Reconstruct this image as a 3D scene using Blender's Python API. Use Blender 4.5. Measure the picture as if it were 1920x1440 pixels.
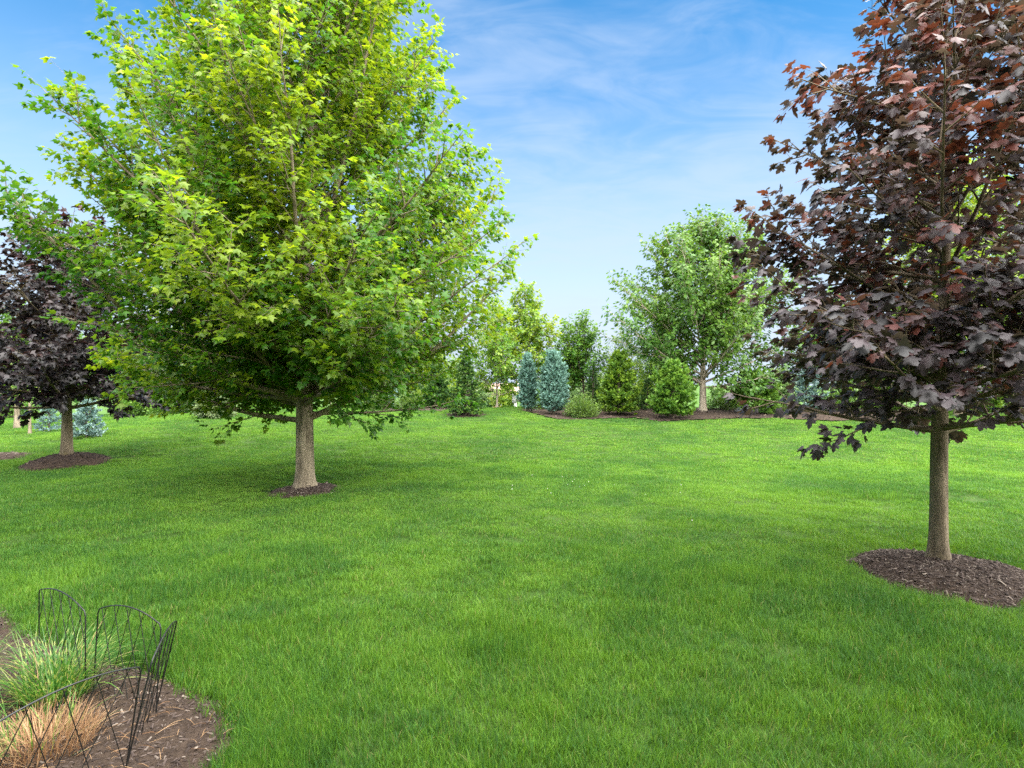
import bpy, math
import numpy as np
from math import radians, sin, cos, pi, sqrt
from mathutils import Matrix, Vector

sc = bpy.context.scene
C = sc.collection
for o in list(bpy.data.objects):
    bpy.data.objects.remove(o)

# ------------------------------------------------------------------ camera
EYE = 1.6
FPX = 1070.0                       # focal length in pixels of the 1920 wide photograph
cam_d = bpy.data.cameras.new('camera'); cam = bpy.data.objects.new('camera', cam_d); C.objects.link(cam)
cam.location = (0, 0, EYE); cam.rotation_euler = (pi / 2, 0, 0)
cam_d.sensor_width = 36; cam_d.lens = FPX / 1920 * 36; cam_d.clip_start = 0.05; cam_d.clip_end = 3000
sc.camera = cam

# ------------------------------------------------------------------ light
SUN_EL, SUN_AZ = radians(58), radians(140)      # azimuth from +Y towards +X
sun_dir = Vector((sin(SUN_AZ) * cos(SUN_EL), cos(SUN_AZ) * cos(SUN_EL), sin(SUN_EL)))
sd = bpy.data.lights.new('sun', 'SUN'); so = bpy.data.objects.new('sun', sd); C.objects.link(so)
sd.energy = 5.0; sd.angle = radians(125); sd.color = (1.0, 0.955, 0.87)
so.rotation_euler = sun_dir.to_track_quat('Z', 'Y').to_euler(); so.location = (20, 10, 30)

w = bpy.data.worlds.new('World'); sc.world = w; w.use_nodes = True
nt = w.node_tree; nt.nodes.clear()
def wn(t, **k):
    n = nt.nodes.new(t)
    for a, b in k.items(): setattr(n, a, b)
    return n
out = wn('ShaderNodeOutputWorld'); bg = wn('ShaderNodeBackground'); bg.inputs['Strength'].default_value = 0.05
sky = wn('ShaderNodeTexSky', sky_type='NISHITA', sun_disc=False, sun_elevation=SUN_EL, sun_rotation=SUN_AZ,
         altitude=200, air_density=1.0, dust_density=0.3, ozone_density=2.5)
tint = wn('ShaderNodeMix', data_type='RGBA', blend_type='MULTIPLY'); tint.inputs['Factor'].default_value = 1
tint.inputs['B'].default_value = (0.30, 0.86, 1.06, 1); nt.links.new(sky.outputs[0], tint.inputs['A'])
# thin cirrus: noise on a flat layer above the place (direction / elevation)
tc = wn('ShaderNodeTexCoord'); sep = wn('ShaderNodeSeparateXYZ'); nt.links.new(tc.outputs['Generated'], sep.inputs[0])
def m2(op, a, b, clamp=False):
    n = wn('ShaderNodeMath', operation=op, use_clamp=clamp)
    for i, v in ((0, a), (1, b)):
        if isinstance(v, (int, float)): n.inputs[i].default_value = v
        else: nt.links.new(v, n.inputs[i])
    return n.outputs[0]
zz = m2('MAXIMUM', sep.outputs['Z'], 0.03); zz = m2('ADD', zz, 0.12)
comb = wn('ShaderNodeCombineXYZ')
nt.links.new(m2('DIVIDE', sep.outputs['X'], zz), comb.inputs[0]); nt.links.new(m2('DIVIDE', sep.outputs['Y'], zz), comb.inputs[1])
def cloud(scale, rot, stretch, detail, dist):
    mp = wn('ShaderNodeMapping'); mp.inputs['Rotation'].default_value = (0, 0, rot); mp.inputs['Scale'].default_value = (1, stretch, 1)
    mp.inputs['Location'].default_value = (3.1, 1.7, 0)
    nt.links.new(comb.outputs[0], mp.inputs[0])
    nz = wn('ShaderNodeTexNoise'); nz.inputs['Scale'].default_value = scale; nz.inputs['Detail'].default_value = detail
    nz.inputs['Roughness'].default_value = 0.6; nz.inputs['Distortion'].default_value = dist
    nt.links.new(mp.outputs[0], nz.inputs['Vector']); return nz.outputs[0]
c1 = cloud(0.7, 0.5, 1.2, 5, 0.6); c2 = cloud(2.6, -0.4, 2.0, 9, 1.2)
cs = m2('ADD', m2('MULTIPLY', c1, 0.66), m2('MULTIPLY', c2, 0.34))
mr = wn('ShaderNodeMapRange', interpolation_type='SMOOTHSTEP'); mr.inputs['From Min'].default_value = 0.40; mr.inputs['From Max'].default_value = 0.66
mr.inputs['To Max'].default_value = 0.50; nt.links.new(cs, mr.inputs['Value'])
hz = wn('ShaderNodeMapRange', interpolation_type='SMOOTHSTEP'); hz.inputs['From Min'].default_value = 0.56; hz.inputs['From Max'].default_value = 0.04
hz.inputs['To Min'].default_value = 0.0; hz.inputs['To Max'].default_value = 1.0; nt.links.new(sep.outputs['Z'], hz.inputs['Value'])
mh = wn('ShaderNodeMix', data_type='RGBA'); mh.inputs['B'].default_value = (3.05, 3.55, 4.25, 1)      # pale haze towards the horizon, all round
nt.links.new(hz.outputs[0], mh.inputs['Factor']); nt.links.new(tint.outputs['Result'], mh.inputs['A'])
mx = wn('ShaderNodeMix', data_type='RGBA'); mx.inputs['B'].default_value = (2.75, 3.30, 4.2, 1)
nt.links.new(mr.outputs[0], mx.inputs['Factor']); nt.links.new(mh.outputs['Result'], mx.inputs['A'])
nt.links.new(mx.outputs['Result'], bg.inputs['Color']); nt.links.new(bg.outputs[0], out.inputs[0])

vs = sc.view_settings
vs.view_transform = 'Standard'; vs.look = 'None'; vs.gamma = 1; vs.exposure = 2.4; vs.use_curve_mapping = False
cy = sc.cycles
cy.use_denoising = False; cy.max_bounces = 8; cy.diffuse_bounces = 5; cy.glossy_bounces = 2; cy.transmission_bounces = 4
cy.transparent_max_bounces = 4; cy.caustics_reflective = False; cy.caustics_refractive = False
cy.use_adaptive_sampling = True; cy.adaptive_threshold = 0.008; cy.sample_clamp_indirect = 6

# ------------------------------------------------------------------ helpers
RNG = np.random.default_rng(11)
def nrmz(v): return v / np.maximum(np.linalg.norm(v, axis=-1, keepdims=True), 1e-9)

_tab = np.random.default_rng(5).random((256, 256))
def vnoise(x, y):
    x = np.asarray(x, float); y = np.asarray(y, float)
    xi = np.floor(x).astype(int); yi = np.floor(y).astype(int); fx = x - xi; fy = y - yi
    fx = fx * fx * (3 - 2 * fx); fy = fy * fy * (3 - 2 * fy)
    g = lambda a, b: _tab[a & 255, b & 255]
    return (g(xi, yi) * (1 - fx) + g(xi + 1, yi) * fx) * (1 - fy) + (g(xi, yi + 1) * (1 - fx) + g(xi + 1, yi + 1) * fx) * fy
def sst(a, b, x):
    t = np.clip((np.asarray(x, float) - a) / (b - a), 0, 1); return t * t * (3 - 2 * t)

def ground(x, y):
    x = np.asarray(x, float); y = np.asarray(y, float)
    fade = sst(-19, -9, x)
    crest = 22 + 0.6 * np.sin(x * 0.35)
    up = sst(9.5, 1.0, 0) * 0 + sst(9.5, 22, y + (22 - crest))
    down = 1 - sst(23, 31, y + (22 - crest))
    h = 0.60 * up * down * fade
    # a shallow step where the berm begins on the right
    h = h + 0.05 * sst(0.8, 3.0, x) * sst(7.6, 8.1, y - 0.10 * (x - 5)) * (1 - sst(8.6, 11, y))
    h = h - 3.0 * sst(27, 62, y) - 0.15 * sst(-14, -30, x) * 0
    und = (vnoise(x * 0.55 + 9, y * 0.55) - 0.5) * 0.07 + (vnoise(x * 1.6, y * 1.6 + 4) - 0.5) * 0.035
    return h + und * (1 - sst(40, 80, np.abs(y))) * (1 - sst(50, 90, np.abs(x)))
def gz(x, y): return float(ground(x, y))
def at(px, d):                                  # x of a photo column at a depth
    return (px - 960) / FPX * d
def hit(px, py):                                # the point of the ground seen at a photo pixel
    d = np.arange(1.0, 90, 0.02); x = (px - 960) / FPX * d
    below = (EYE - (py - 720) / FPX * d) <= ground(x, d)
    i = int(np.argmax(below)) if below.any() else len(d) - 1
    return float(x[i]), float(d[i])

def tag(o, label=None, cat=None, group=None, kind=None):
    if label: o['label'] = label
    if cat: o['category'] = cat
    if group: o['group'] = group
    if kind: o['kind'] = kind
    return o
def empty(name, loc, label=None, cat=None, group=None, rz=0):
    o = bpy.data.objects.new(name, None); C.objects.link(o); o.location = loc; o.rotation_euler = (0, 0, rz)
    o.empty_display_size = 0.3
    return tag(o, label, cat, group)
def obj(name, me, parent=None, loc=None):
    o = bpy.data.objects.new(name, me); C.objects.link(o)
    if parent is not None: o.parent = parent
    if loc is not None: o.location = loc
    return o
def mesh(name, V, F, mat=None, tint=None, smooth=False):
    """V (n,3), F list of lists or (m,3)/(m,4) array"""
    me = bpy.data.meshes.new(name)
    V = np.asarray(V, np.float32)
    if isinstance(F, np.ndarray):
        k = F.shape[1]
        me.vertices.add(len(V)); me.vertices.foreach_set('co', V.ravel())
        me.loops.add(F.size); me.loops.foreach_set('vertex_index', F.astype(np.int32).ravel())
        me.polygons.add(len(F)); me.polygons.foreach_set('loop_start', np.arange(0, F.size, k, dtype=np.int32))
        me.update(calc_edges=True)
    else:
        me.from_pydata([tuple(map(float, v)) for v in V], [], [tuple(f) for f in F])
    if tint is not None:
        a = me.attributes.new('tint', 'FLOAT_COLOR', 'POINT')
        t4 = np.ones((len(V), 4), np.float32); t4[:, :tint.shape[1]] = tint
        a.data.foreach_set('color', t4.ravel())
    if smooth: me.polygons.foreach_set('use_smooth', np.ones(len(me.polygons), bool))
    if mat: me.materials.append(mat)
    return me

class MB:
    """collects pieces into one mesh"""
    def __init__(s): s.v = []; s.f = []; s.n = 0; s.t = []
    def add(s, V, F, T=None):
        s.v.append(np.asarray(V, float)); s.f.append(np.asarray(F, int) + s.n); s.n += len(V)
        if T is not None: s.t.append(np.asarray(T, float))
    def mesh(s, name, mat, smooth=False):
        V = np.concatenate(s.v); T = np.concatenate(s.t) if s.t else None
        ks = {f.shape[1] for f in s.f}
        if len(ks) == 1: return mesh(name, V, np.concatenate(s.f), mat, T, smooth)
        F = [list(q) for f in s.f for q in f]
        me = mesh(name, V, F, mat, T, smooth); return me

def tube(P, R, sides=6, cap=True):
    P = np.asarray(P, float); R = np.asarray(R, float); n = len(P)
    T = np.empty_like(P); T[1:-1] = P[2:] - P[:-2]; T[0] = P[1] - P[0]; T[-1] = P[-1] - P[-2]; T = nrmz(T)
    U = np.zeros_like(P); u = frm(T[0])[0]
    for i in range(n):
        u = u - T[i] * np.dot(u, T[i]); u = u / max(np.linalg.norm(u), 1e-9); U[i] = u
    W = np.stack([T[:, 1] * U[:, 2] - T[:, 2] * U[:, 1], T[:, 2] * U[:, 0] - T[:, 0] * U[:, 2], T[:, 0] * U[:, 1] - T[:, 1] * U[:, 0]], -1)
    an = np.arange(sides) * 2 * pi / sides
    ring = U[:, None, :] * np.cos(an)[None, :, None] + W[:, None, :] * np.sin(an)[None, :, None]
    V = (P[:, None, :] + ring * R[:, None, None] if R.ndim == 1 else P[:, None, :] + ring * R[:, :, None]).reshape(-1, 3)
    i = np.arange(n - 1)[:, None] * sides; j = np.arange(sides)[None, :]; j2 = (j + 1) % sides
    F = np.stack([i + j, i + j2, i + sides + j2, i + sides + j], -1).reshape(-1, 4)
    return V, F
def boxm(x0, x1, y0, y1, z0, z1):
    V = np.array([(x, y, z) for z in (z0, z1) for y in (y0, y1) for x in (x0, x1)])
    F = np.array([(0, 2, 3, 1), (4, 5, 7, 6), (0, 1, 5, 4), (2, 6, 7, 3), (0, 4, 6, 2), (1, 3, 7, 5)])
    return V, F

# ------------------------------------------------------------------ materials
class NT:
    def __init__(s, name):
        s.m = bpy.data.materials.new(name); s.m.use_nodes = True; s.t = s.m.node_tree; s.t.nodes.clear()
        s.out = s.n('ShaderNodeOutputMaterial')
    def n(s, t, **k):
        nd = s.t.nodes.new(t)
        for a, b in k.items(): setattr(nd, a, b)
        return nd
    def l(s, a, b): s.t.links.new(a, b)
    def set(s, sock, v):
        if hasattr(v, 'is_output') or isinstance(v, bpy.types.NodeSocket): s.l(v, sock)
        elif isinstance(v, (tuple, list)) and len(v) == 3 and sock.type == 'RGBA': sock.default_value = (*v, 1)
        else: sock.default_value = v
    def math(s, op, a, b=0.0, clamp=False):
        nd = s.n('ShaderNodeMath', operation=op, use_clamp=clamp); s.set(nd.inputs[0], a); s.set(nd.inputs[1], b); return nd.outputs[0]
    def mix(s, f, a, b, blend='MIX'):
        nd = s.n('ShaderNodeMix', data_type='RGBA', blend_type=blend)
        s.set(nd.inputs['Factor'], f); s.set(nd.inputs['A'], a); s.set(nd.inputs['B'], b); return nd.outputs['Result']
    def rng(s, v, a, b, c=0.0, d=1.0):
        nd = s.n('ShaderNodeMapRange'); s.set(nd.inputs['Value'], v)
        for k, q in (('From Min', a), ('From Max', b), ('To Min', c), ('To Max', d)): nd.inputs[k].default_value = q
        return nd.outputs[0]
    def noise(s, scale, vec=None, detail=3, rough=0.55, dist=0, stretch=None):
        nd = s.n('ShaderNodeTexNoise'); nd.inputs['Scale'].default_value = scale; nd.inputs['Detail'].default_value = detail
        nd.inputs['Roughness'].default_value = rough; nd.inputs['Distortion'].default_value = dist
        if vec is None: vec = s.n('ShaderNodeNewGeometry').outputs['Position']
        if stretch:
            mp = s.n('ShaderNodeMapping'); mp.inputs['Scale'].default_value = stretch; s.l(vec, mp.inputs[0]); vec = mp.outputs[0]
        s.l(vec, nd.inputs['Vector']); return nd.outputs[0]
    def attr(s, name='tint'):
        nd = s.n('ShaderNodeAttribute', attribute_name=name); sp = s.n('ShaderNodeSeparateColor'); s.l(nd.outputs['Color'], sp.inputs[0])
        return sp.outputs
    def pr(s, col, rough=0.6, spec=0.5, normal=None, metal=0.0):
        b = s.n('ShaderNodeBsdfPrincipled'); s.set(b.inputs['Base Color'], col); s.set(b.inputs['Roughness'], rough)
        b.inputs['Specular IOR Level'].default_value = spec; b.inputs['Metallic'].default_value = metal
        if normal: s.l(normal, b.inputs['Normal'])
        return b.outputs[0]
    def bump(s, h, strength=0.5, dist=0.01):
        b = s.n('ShaderNodeBump'); b.inputs['Strength'].default_value = strength; b.inputs['Distance'].default_value = dist
        s.l(h, b.inputs['Height']); return b.outputs[0]
    def done(s, sh): s.l(sh, s.out.inputs[0]); return s.m
    def leafy(s, col, tcol, tr=0.35, rough=0.45, spec=0.4):
        p = s.pr(col, rough, spec); t = s.n('ShaderNodeBsdfTranslucent'); s.set(t.inputs[0], tcol)
        m = s.n('ShaderNodeMixShader'); s.set(m.inputs[0], tr); s.l(p, m.inputs[1]); s.l(t.outputs[0], m.inputs[2])
        return s.done(m.outputs[0])

def leaf_mat(name, dark, mid, young, trans=1.6, tr=0.38, rough=0.42, spec=0.4, ycol=None):
    k = NT(name); a = k.attr()
    c = k.mix(a[0], dark, mid); c = k.mix(k.rng(a[1], 0.25, 1.0), c, young)
    tcol = k.mix(1.0, c, (trans * 1.12, trans, trans * 0.55), 'MULTIPLY')
    return k.leafy(c, tcol, tr, rough, spec)
M = {}
M['green_maple'] = leaf_mat('green_maple_leaf', (0.034, 0.118, 0.014), (0.080, 0.220, 0.016), (0.28, 0.37, 0.018), 1.6, 0.48)
M['red_maple'] = leaf_mat('purple_maple_leaf', (0.038, 0.037, 0.040), (0.088, 0.063, 0.074), (0.165, 0.050, 0.038), 1.5, 0.26, 0.45, 0.5)  # purple base lightened and greyed, with sky sheen put into the colour
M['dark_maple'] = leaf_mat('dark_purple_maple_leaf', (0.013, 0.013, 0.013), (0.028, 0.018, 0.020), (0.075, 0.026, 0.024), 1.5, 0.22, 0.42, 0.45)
M['tree_leaf'] = leaf_mat('tree_leaf', (0.036, 0.11, 0.018), (0.078, 0.185, 0.026), (0.14, 0.24, 0.032), 1.5, 0.35)
M['pale_leaf'] = leaf_mat('pale_leaf', (0.06, 0.16, 0.02), (0.13, 0.27, 0.03), (0.30, 0.37, 0.03), 1.5, 0.4)
M['mid_leaf'] = leaf_mat('mid_leaf', (0.03, 0.10, 0.016), (0.07, 0.19, 0.026), (0.16, 0.28, 0.03), 1.5, 0.35)
M['grey_leaf'] = leaf_mat('grey_leaf', (0.06, 0.11, 0.05), (0.13, 0.19, 0.09), (0.22, 0.28, 0.12), 1.3, 0.3)
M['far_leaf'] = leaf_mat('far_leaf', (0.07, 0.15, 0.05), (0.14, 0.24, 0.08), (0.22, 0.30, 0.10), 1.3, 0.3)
M['pine'] = leaf_mat('pine_needle', (0.05, 0.125, 0.018), (0.11, 0.22, 0.024), (0.20, 0.31, 0.025), 1.3, 0.25, 0.5, 0.3)
M['bright_pine'] = leaf_mat('bright_pine_needle', (0.045, 0.12, 0.018), (0.095, 0.215, 0.026), (0.16, 0.285, 0.035), 1.3, 0.25, 0.5, 0.3)
M['dark_spruce'] = leaf_mat('dark_spruce_needle', (0.016, 0.055, 0.014), (0.04, 0.11, 0.02), (0.12, 0.22, 0.03), 1.2, 0.2, 0.5, 0.3)
M['blue'] = leaf_mat('blue_needle', (0.05, 0.13, 0.105), (0.12, 0.24, 0.195), (0.19, 0.33, 0.28), 1.0, 0.15, 0.5, 0.3)
M['blue_spruce'] = leaf_mat('blue_spruce_needle', (0.07, 0.15, 0.14), (0.17, 0.29, 0.28), (0.34, 0.47, 0.46), 1.0, 0.15, 0.5, 0.3)
M['shrub'] = leaf_mat('shrub_leaf', (0.03, 0.085, 0.02), (0.08, 0.16, 0.03), (0.15, 0.24, 0.04), 1.3, 0.3)

def bark(name, a, b, moss=None, scale=1.0):
    k = NT(name); tcn = k.n('ShaderNodeTexCoord'); v = tcn.outputs['Object']
    n1 = k.noise(14 * scale, v, 6, 0.65, 0.4, (1, 1, 0.16)); n2 = k.noise(3.0 * scale, v, 4, 0.6, 0, (1, 1, 0.5)); n3 = k.noise(70 * scale, v, 4, 0.7, 0, (1, 1, 0.35))
    c = k.mix(k.rng(n1, 0.36, 0.62), a, b); c = k.mix(k.rng(n2, 0.4, 0.7, 0.0, 0.75), c, tuple(x * 0.6 for x in a))
    c = k.mix(k.rng(n3, 0.35, 0.7, 0.0, 0.45), c, tuple(min(1, x * 1.35) for x in b))
    if moss: c = k.mix(k.rng(k.noise(2.2, v, 3, 0.6, 0.3, (1, 1, 0.5)), 0.52, 0.72, 0, 0.55), c, moss)
    h = k.math('ADD', k.math('MULTIPLY', n1, 0.7), k.math('MULTIPLY', n3, 0.3))
    return k.done(k.pr(c, 0.9, 0.2, k.bump(h, 0.8, 0.03)))
M['bark_grey'] = bark('maple_bark', (0.085, 0.066, 0.045), (0.34, 0.28, 0.20))
M['bark_red'] = bark('young_maple_bark', (0.075, 0.058, 0.038), (0.25, 0.20, 0.14), (0.17, 0.14, 0.03), 1.3)
M['bark_dark'] = bark('dark_bark', (0.055, 0.045, 0.035), (0.14, 0.115, 0.085))
M['bark_pale'] = bark('pale_bark', (0.20, 0.17, 0.13), (0.42, 0.36, 0.28))

k = NT('black_wire'); M['wire'] = k.done(k.pr(k.mix(k.rng(k.noise(60), 0.5, 0.7), (0.012, 0.013, 0.014), (0.05, 0.045, 0.04)), 0.42, 0.5))
k = NT('mulch_soil'); n1 = k.noise(28, None, 5, 0.7); n2 = k.noise(130, None, 3, 0.7)
c = k.mix(k.rng(n1, 0.35, 0.65), (0.030, 0.019, 0.013), (0.085, 0.058, 0.042)); c = k.mix(k.rng(n2, 0.5, 0.8, 0, 0.6), c, (0.15, 0.115, 0.09))
M['mulch'] = k.done(k.pr(c, 0.95, 0.2, k.bump(k.math('ADD', n1, n2), 0.9, 0.02)))
k = NT('bark_chip'); a = k.attr()
c = k.mix(k.rng(a[0], 0, 0.8), (0.026, 0.018, 0.015), (0.095, 0.070, 0.060)); c = k.mix(k.rng(a[0], 0.84, 1.0), c, (0.24, 0.20, 0.165))
M['chip'] = k.done(k.pr(c, 0.9, 0.25))
k = NT('dark_bark_chip'); a = k.attr()
c = k.mix(k.rng(a[0], 0, 0.9), (0.020, 0.014, 0.013), (0.070, 0.050, 0.045)); c = k.mix(k.rng(a[0], 0.93, 1.0), c, (0.20, 0.15, 0.11))
M['dchip'] = k.done(k.pr(c, 0.9, 0.25))
k = NT('lawn_soil'); n1 = k.noise(0.5, None, 4); n2 = k.noise(9, None, 5, 0.7)
c = k.mix(k.rng(n1, 0.35, 0.65), (0.05, 0.105, 0.025), (0.075, 0.13, 0.03)); c = k.mix(k.rng(n2, 0.4, 0.7, 0, 0.6), c, (0.04, 0.09, 0.015))
gp = k.n('ShaderNodeSeparateXYZ'); k.l(k.n('ShaderNodeNewGeometry').outputs['Position'], gp.inputs[0])
soil = k.mix(k.rng(n2, 0.35, 0.7), (0.034, 0.070, 0.014), (0.050, 0.075, 0.020)); c = k.mix(k.rng(gp.outputs[1], 24, 27), soil, c)      # thatch below the blades, turf beyond them
M['lawn'] = k.done(k.pr(c, 0.95, 0.1, k.bump(n2, 0.6, 0.03)))

def grass_mat():
    k = NT('lawn_grass'); a = k.attr()
    big = k.noise(0.42, None, 4, 0.6, 0.6); mid = k.noise(1.7, None, 3, 0.6, 0.4); dry = k.noise(0.9, None, 5, 0.72, 0.2)
    f = k.math('ADD', k.math('MULTIPLY', big, 0.6), k.math('MULTIPLY', mid, 0.4))
    f = k.math('ADD', f, k.math('MULTIPLY', k.math('SUBTRACT', a[0], 0.5), 0.26))
    r = k.n('ShaderNodeValToRGB'); e = r.color_ramp.elements
    e[0].position = 0.40; e[0].color = (0.044, 0.130, 0.024, 1); e[1].position = 0.63; e[1].color = (0.155, 0.298, 0.028, 1)
    q = e.new(0.51); q.color = (0.098, 0.225, 0.022, 1)
    k.l(f, r.inputs[0]); c = r.outputs[0]
    c = k.mix(k.rng(a[2], 0.3, 0.0, 0, 0.45), c, (0.045, 0.130, 0.045))      # bluish fescue among the bluegrass
    # dead and straw-coloured blades
    df = k.math('MULTIPLY', k.rng(a[2], 0.955, 0.985), 0.7)
    df = k.math('MAXIMUM', df, k.math('MULTIPLY', k.rng(dry, 0.675, 0.74), k.rng(a[2], 0.4, 0.7)))
    c = k.mix(df, c, (0.33, 0.26, 0.11))
    # pale root, blade tip as it is
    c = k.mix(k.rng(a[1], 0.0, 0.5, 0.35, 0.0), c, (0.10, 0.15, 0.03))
    t = k.mix(1.0, c, (1.55, 1.5, 0.7), 'MULTIPLY')
    return k.leafy(c, t, 0.26, 0.5, 0.2)
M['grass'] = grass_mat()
k = NT('zebra_grass'); a = k.attr()
band = k.math('FRACT', k.math('ADD', k.math('MULTIPLY', a[1], 3.2), k.math('MULTIPLY', a[0], 5)))
c = k.mix(a[2], (0.05, 0.16, 0.025), (0.13, 0.28, 0.05)); c = k.mix(k.math('MULTIPLY', k.math('LESS_THAN', band, 0.22), 0.75), c, (0.42, 0.46, 0.13))
c = k.mix(k.rng(a[2], 0.94, 1.0, 0, 0.7), c, (0.45, 0.40, 0.18)); M['zebra'] = k.leafy(c, k.mix(1.0, c, (1.3, 1.3, 0.8), 'MULTIPLY'), 0.35, 0.4, 0.4)
k = NT('dry_stalk'); a = k.attr()
c = k.mix(a[0], (0.26, 0.13, 0.06), (0.58, 0.38, 0.21)); c = k.mix(k.rng(a[1], 0, 0.3, 0.5, 0), c, (0.18, 0.07, 0.03)); M['dry'] = k.leafy(c, c, 0.2, 0.6, 0.3)
k = NT('clover_white'); M['clover'] = k.done(k.pr((0.75, 0.74, 0.68), 0.8, 0.2))
k = NT('white_paint'); M['white'] = k.done(k.pr(k.mix(k.rng(k.noise(3), 0.4, 0.7), (0.80, 0.80, 0.79), (0.70, 0.71, 0.70)), 0.5, 0.4))
k = NT('roof_shingle'); M['roof'] = k.done(k.pr(k.mix(k.noise(5, None, 4), (0.26, 0.16, 0.13), (0.40, 0.27, 0.23)), 0.9, 0.2))
k = NT('window_glass'); M['glass'] = k.done(k.pr((0.03, 0.04, 0.05), 0.08, 0.6))
k = NT('red_brick'); M['brick'] = k.done(k.pr(k.mix(k.noise(8, None, 4), (0.30, 0.11, 0.08), (0.42, 0.20, 0.15)), 0.9, 0.2))

# ------------------------------------------------------------------ ground
def lawn():
    def axis(lo, hi, st, far):
        a = list(np.arange(lo, hi + 1e-6, st)); s = st; p = hi
        while p < far: s *= 1.35; p += s; a.append(p)
        s = st; p = lo; b = []
        while p > -far: s *= 1.35; p -= s; b.append(p)
        return np.array(b[::-1] + a)
    xs = axis(-26, 28, 0.3, 900); ys = axis(-4, 36, 0.3, 1200)
    X, Y = np.meshgrid(xs, ys); Z = ground(X, Y)
    V = np.stack([X, Y, Z], -1).reshape(-1, 3); nx = len(xs); ny = len(ys)
    i = np.arange(ny - 1)[:, None] * nx + np.arange(nx - 1)[None, :]
    F = np.stack([i, i + 1, i + nx + 1, i + nx], -1).reshape(-1, 4)
    o = obj('lawn', mesh('lawn', V, F, M['lawn'], None, True)); tag(o, kind='structure'); return o
lawn()

def inside(poly, x, y):
    x = np.asarray(x); y = np.asarray(y); r = np.zeros(x.shape, bool); n = len(poly)
    for i in range(n):
        (x1, y1), (x2, y2) = poly[i], poly[(i + 1) % n]
        if y1 == y2: continue
        c = ((y1 > y) != (y2 > y)) & (x < (x2 - x1) * (y - y1) / (y2 - y1) + x1); r ^= c
    return r
def smooth_poly(p, it=2):
    p = np.array(p, float)
    for _ in range(it):
        q = np.roll(p, -1, 0); p = np.stack([0.75 * p + 0.25 * q, 0.25 * p + 0.75 * q], 1).reshape(-1, 2)
    return [tuple(a) for a in p]

def chips(rng, pts, zf, lmin, lmax, mat, name='bark_chips'):
    n = len(pts); L = rng.uniform(lmin, lmax, n) * rng.choice([0.6, 1, 1.6], n, p=[.4, .45, .15]); W = L * rng.uniform(0.16, 0.42, n); T = W * 0.35
    yaw = rng.uniform(0, 2 * pi, n); pit = rng.normal(0, 0.28, n)
    a = np.stack([np.cos(yaw) * np.cos(pit), np.sin(yaw) * np.cos(pit), np.sin(pit)], -1)
    up = nrmz(np.stack([rng.normal(0, .35, n), rng.normal(0, .35, n), np.ones(n)], -1)); s = nrmz(np.cross(a, up)); up = np.cross(s, a)
    tpl = np.array([(-.5, -.35, 0), (.5, -.2, 0), (.42, .3, 0), (-.45, .5, 0), (-.4, -.15, 1), (.35, -.05, 1), (.3, .2, 1), (-.35, .3, 1)])
    fc = np.array([(4, 5, 6, 7), (0, 1, 5, 4), (1, 2, 6, 5), (2, 3, 7, 6), (3, 0, 4, 7)])
    z = zf(pts[:, 0], pts[:, 1]) + 0.001 + 0.5 * np.abs(np.sin(pit)) * L * 0.5
    P = np.stack([pts[:, 0], pts[:, 1], z], -1)
    V = P[:, None] + tpl[None, :, 0, None] * (L[:, None] * a)[:, None] + tpl[None, :, 1, None] * (W[:, None] * s)[:, None] + tpl[None, :, 2, None] * (T[:, None] * up)[:, None]
    F = (fc[None] + (np.arange(n) * 8)[:, None, None]).reshape(-1, 4)
    t = np.repeat(np.stack([rng.random(n)] * 3, -1), 8, 0)
    return mesh(name, V.reshape(-1, 3), F, mat, t)

NOGRASS = []            # tests that keep blades off the beds
def mulch_mound(cx, cy, R, h, nchip, lmin, lmax, mat, seed, label=None):
    rng = np.random.default_rng(seed); nA = 40; ph = rng.uniform(0, 6, 3)
    rad = lambda a: R * (1 + 0.045 * np.sin(3 * a + ph[0]) + 0.03 * np.sin(7 * a + ph[1]) + 0.022 * np.sin(13 * a + ph[2]))
    def zf(x, y):
        q = np.hypot(x - cx, y - cy) / rad(np.arctan2(y - cy, x - cx))
        return ground(x, y) - 0.02 + 0.03 * (1 - np.clip(q, 0, 1) ** 6) + h * np.clip(1 - q ** 2, 0, 1) + 0.012 * (vnoise(x * 14, y * 14) - .5)
    V = [(cx, cy, float(zf(cx, cy)))]; F = []
    an = np.arange(nA) * 2 * pi / nA; rings = 9
    for r in range(1, rings + 1):
        q = r / rings; x = cx + rad(an) * q * np.cos(an); y = cy + rad(an) * q * np.sin(an); z = zf(x, y)
        V += list(zip(x, y, z))
    for j in range(nA):
        F.append((0, 1 + j, 1 + (j + 1) % nA))
        for r in range(rings - 1):
            a = 1 + r * nA; F.append((a + j, a + nA + j, a + nA + (j + 1) % nA, a + (j + 1) % nA))
    o = obj('mulch_ring', mesh('mulch_ring', np.array(V), F, M['mulch'], None, True)); tag(o, label, None, None, 'structure')
    q = np.sqrt(rng.random(nchip)) * np.where(rng.random(nchip) < 0.06, 1.14, 1.02); a = rng.uniform(0, 2 * pi, nchip)
    pts = np.stack([cx + rad(a) * q * np.cos(a), cy + rad(a) * q * np.sin(a)], -1)
    c = obj('bark_chips', chips(rng, pts, zf, lmin, lmax, mat), o); c['kind'] = 'stuff'
    NOGRASS.append(lambda x, y: np.hypot(x - cx, y - cy) < rad(np.arctan2(y - cy, x - cx)) * 0.97)
    return zf

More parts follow.
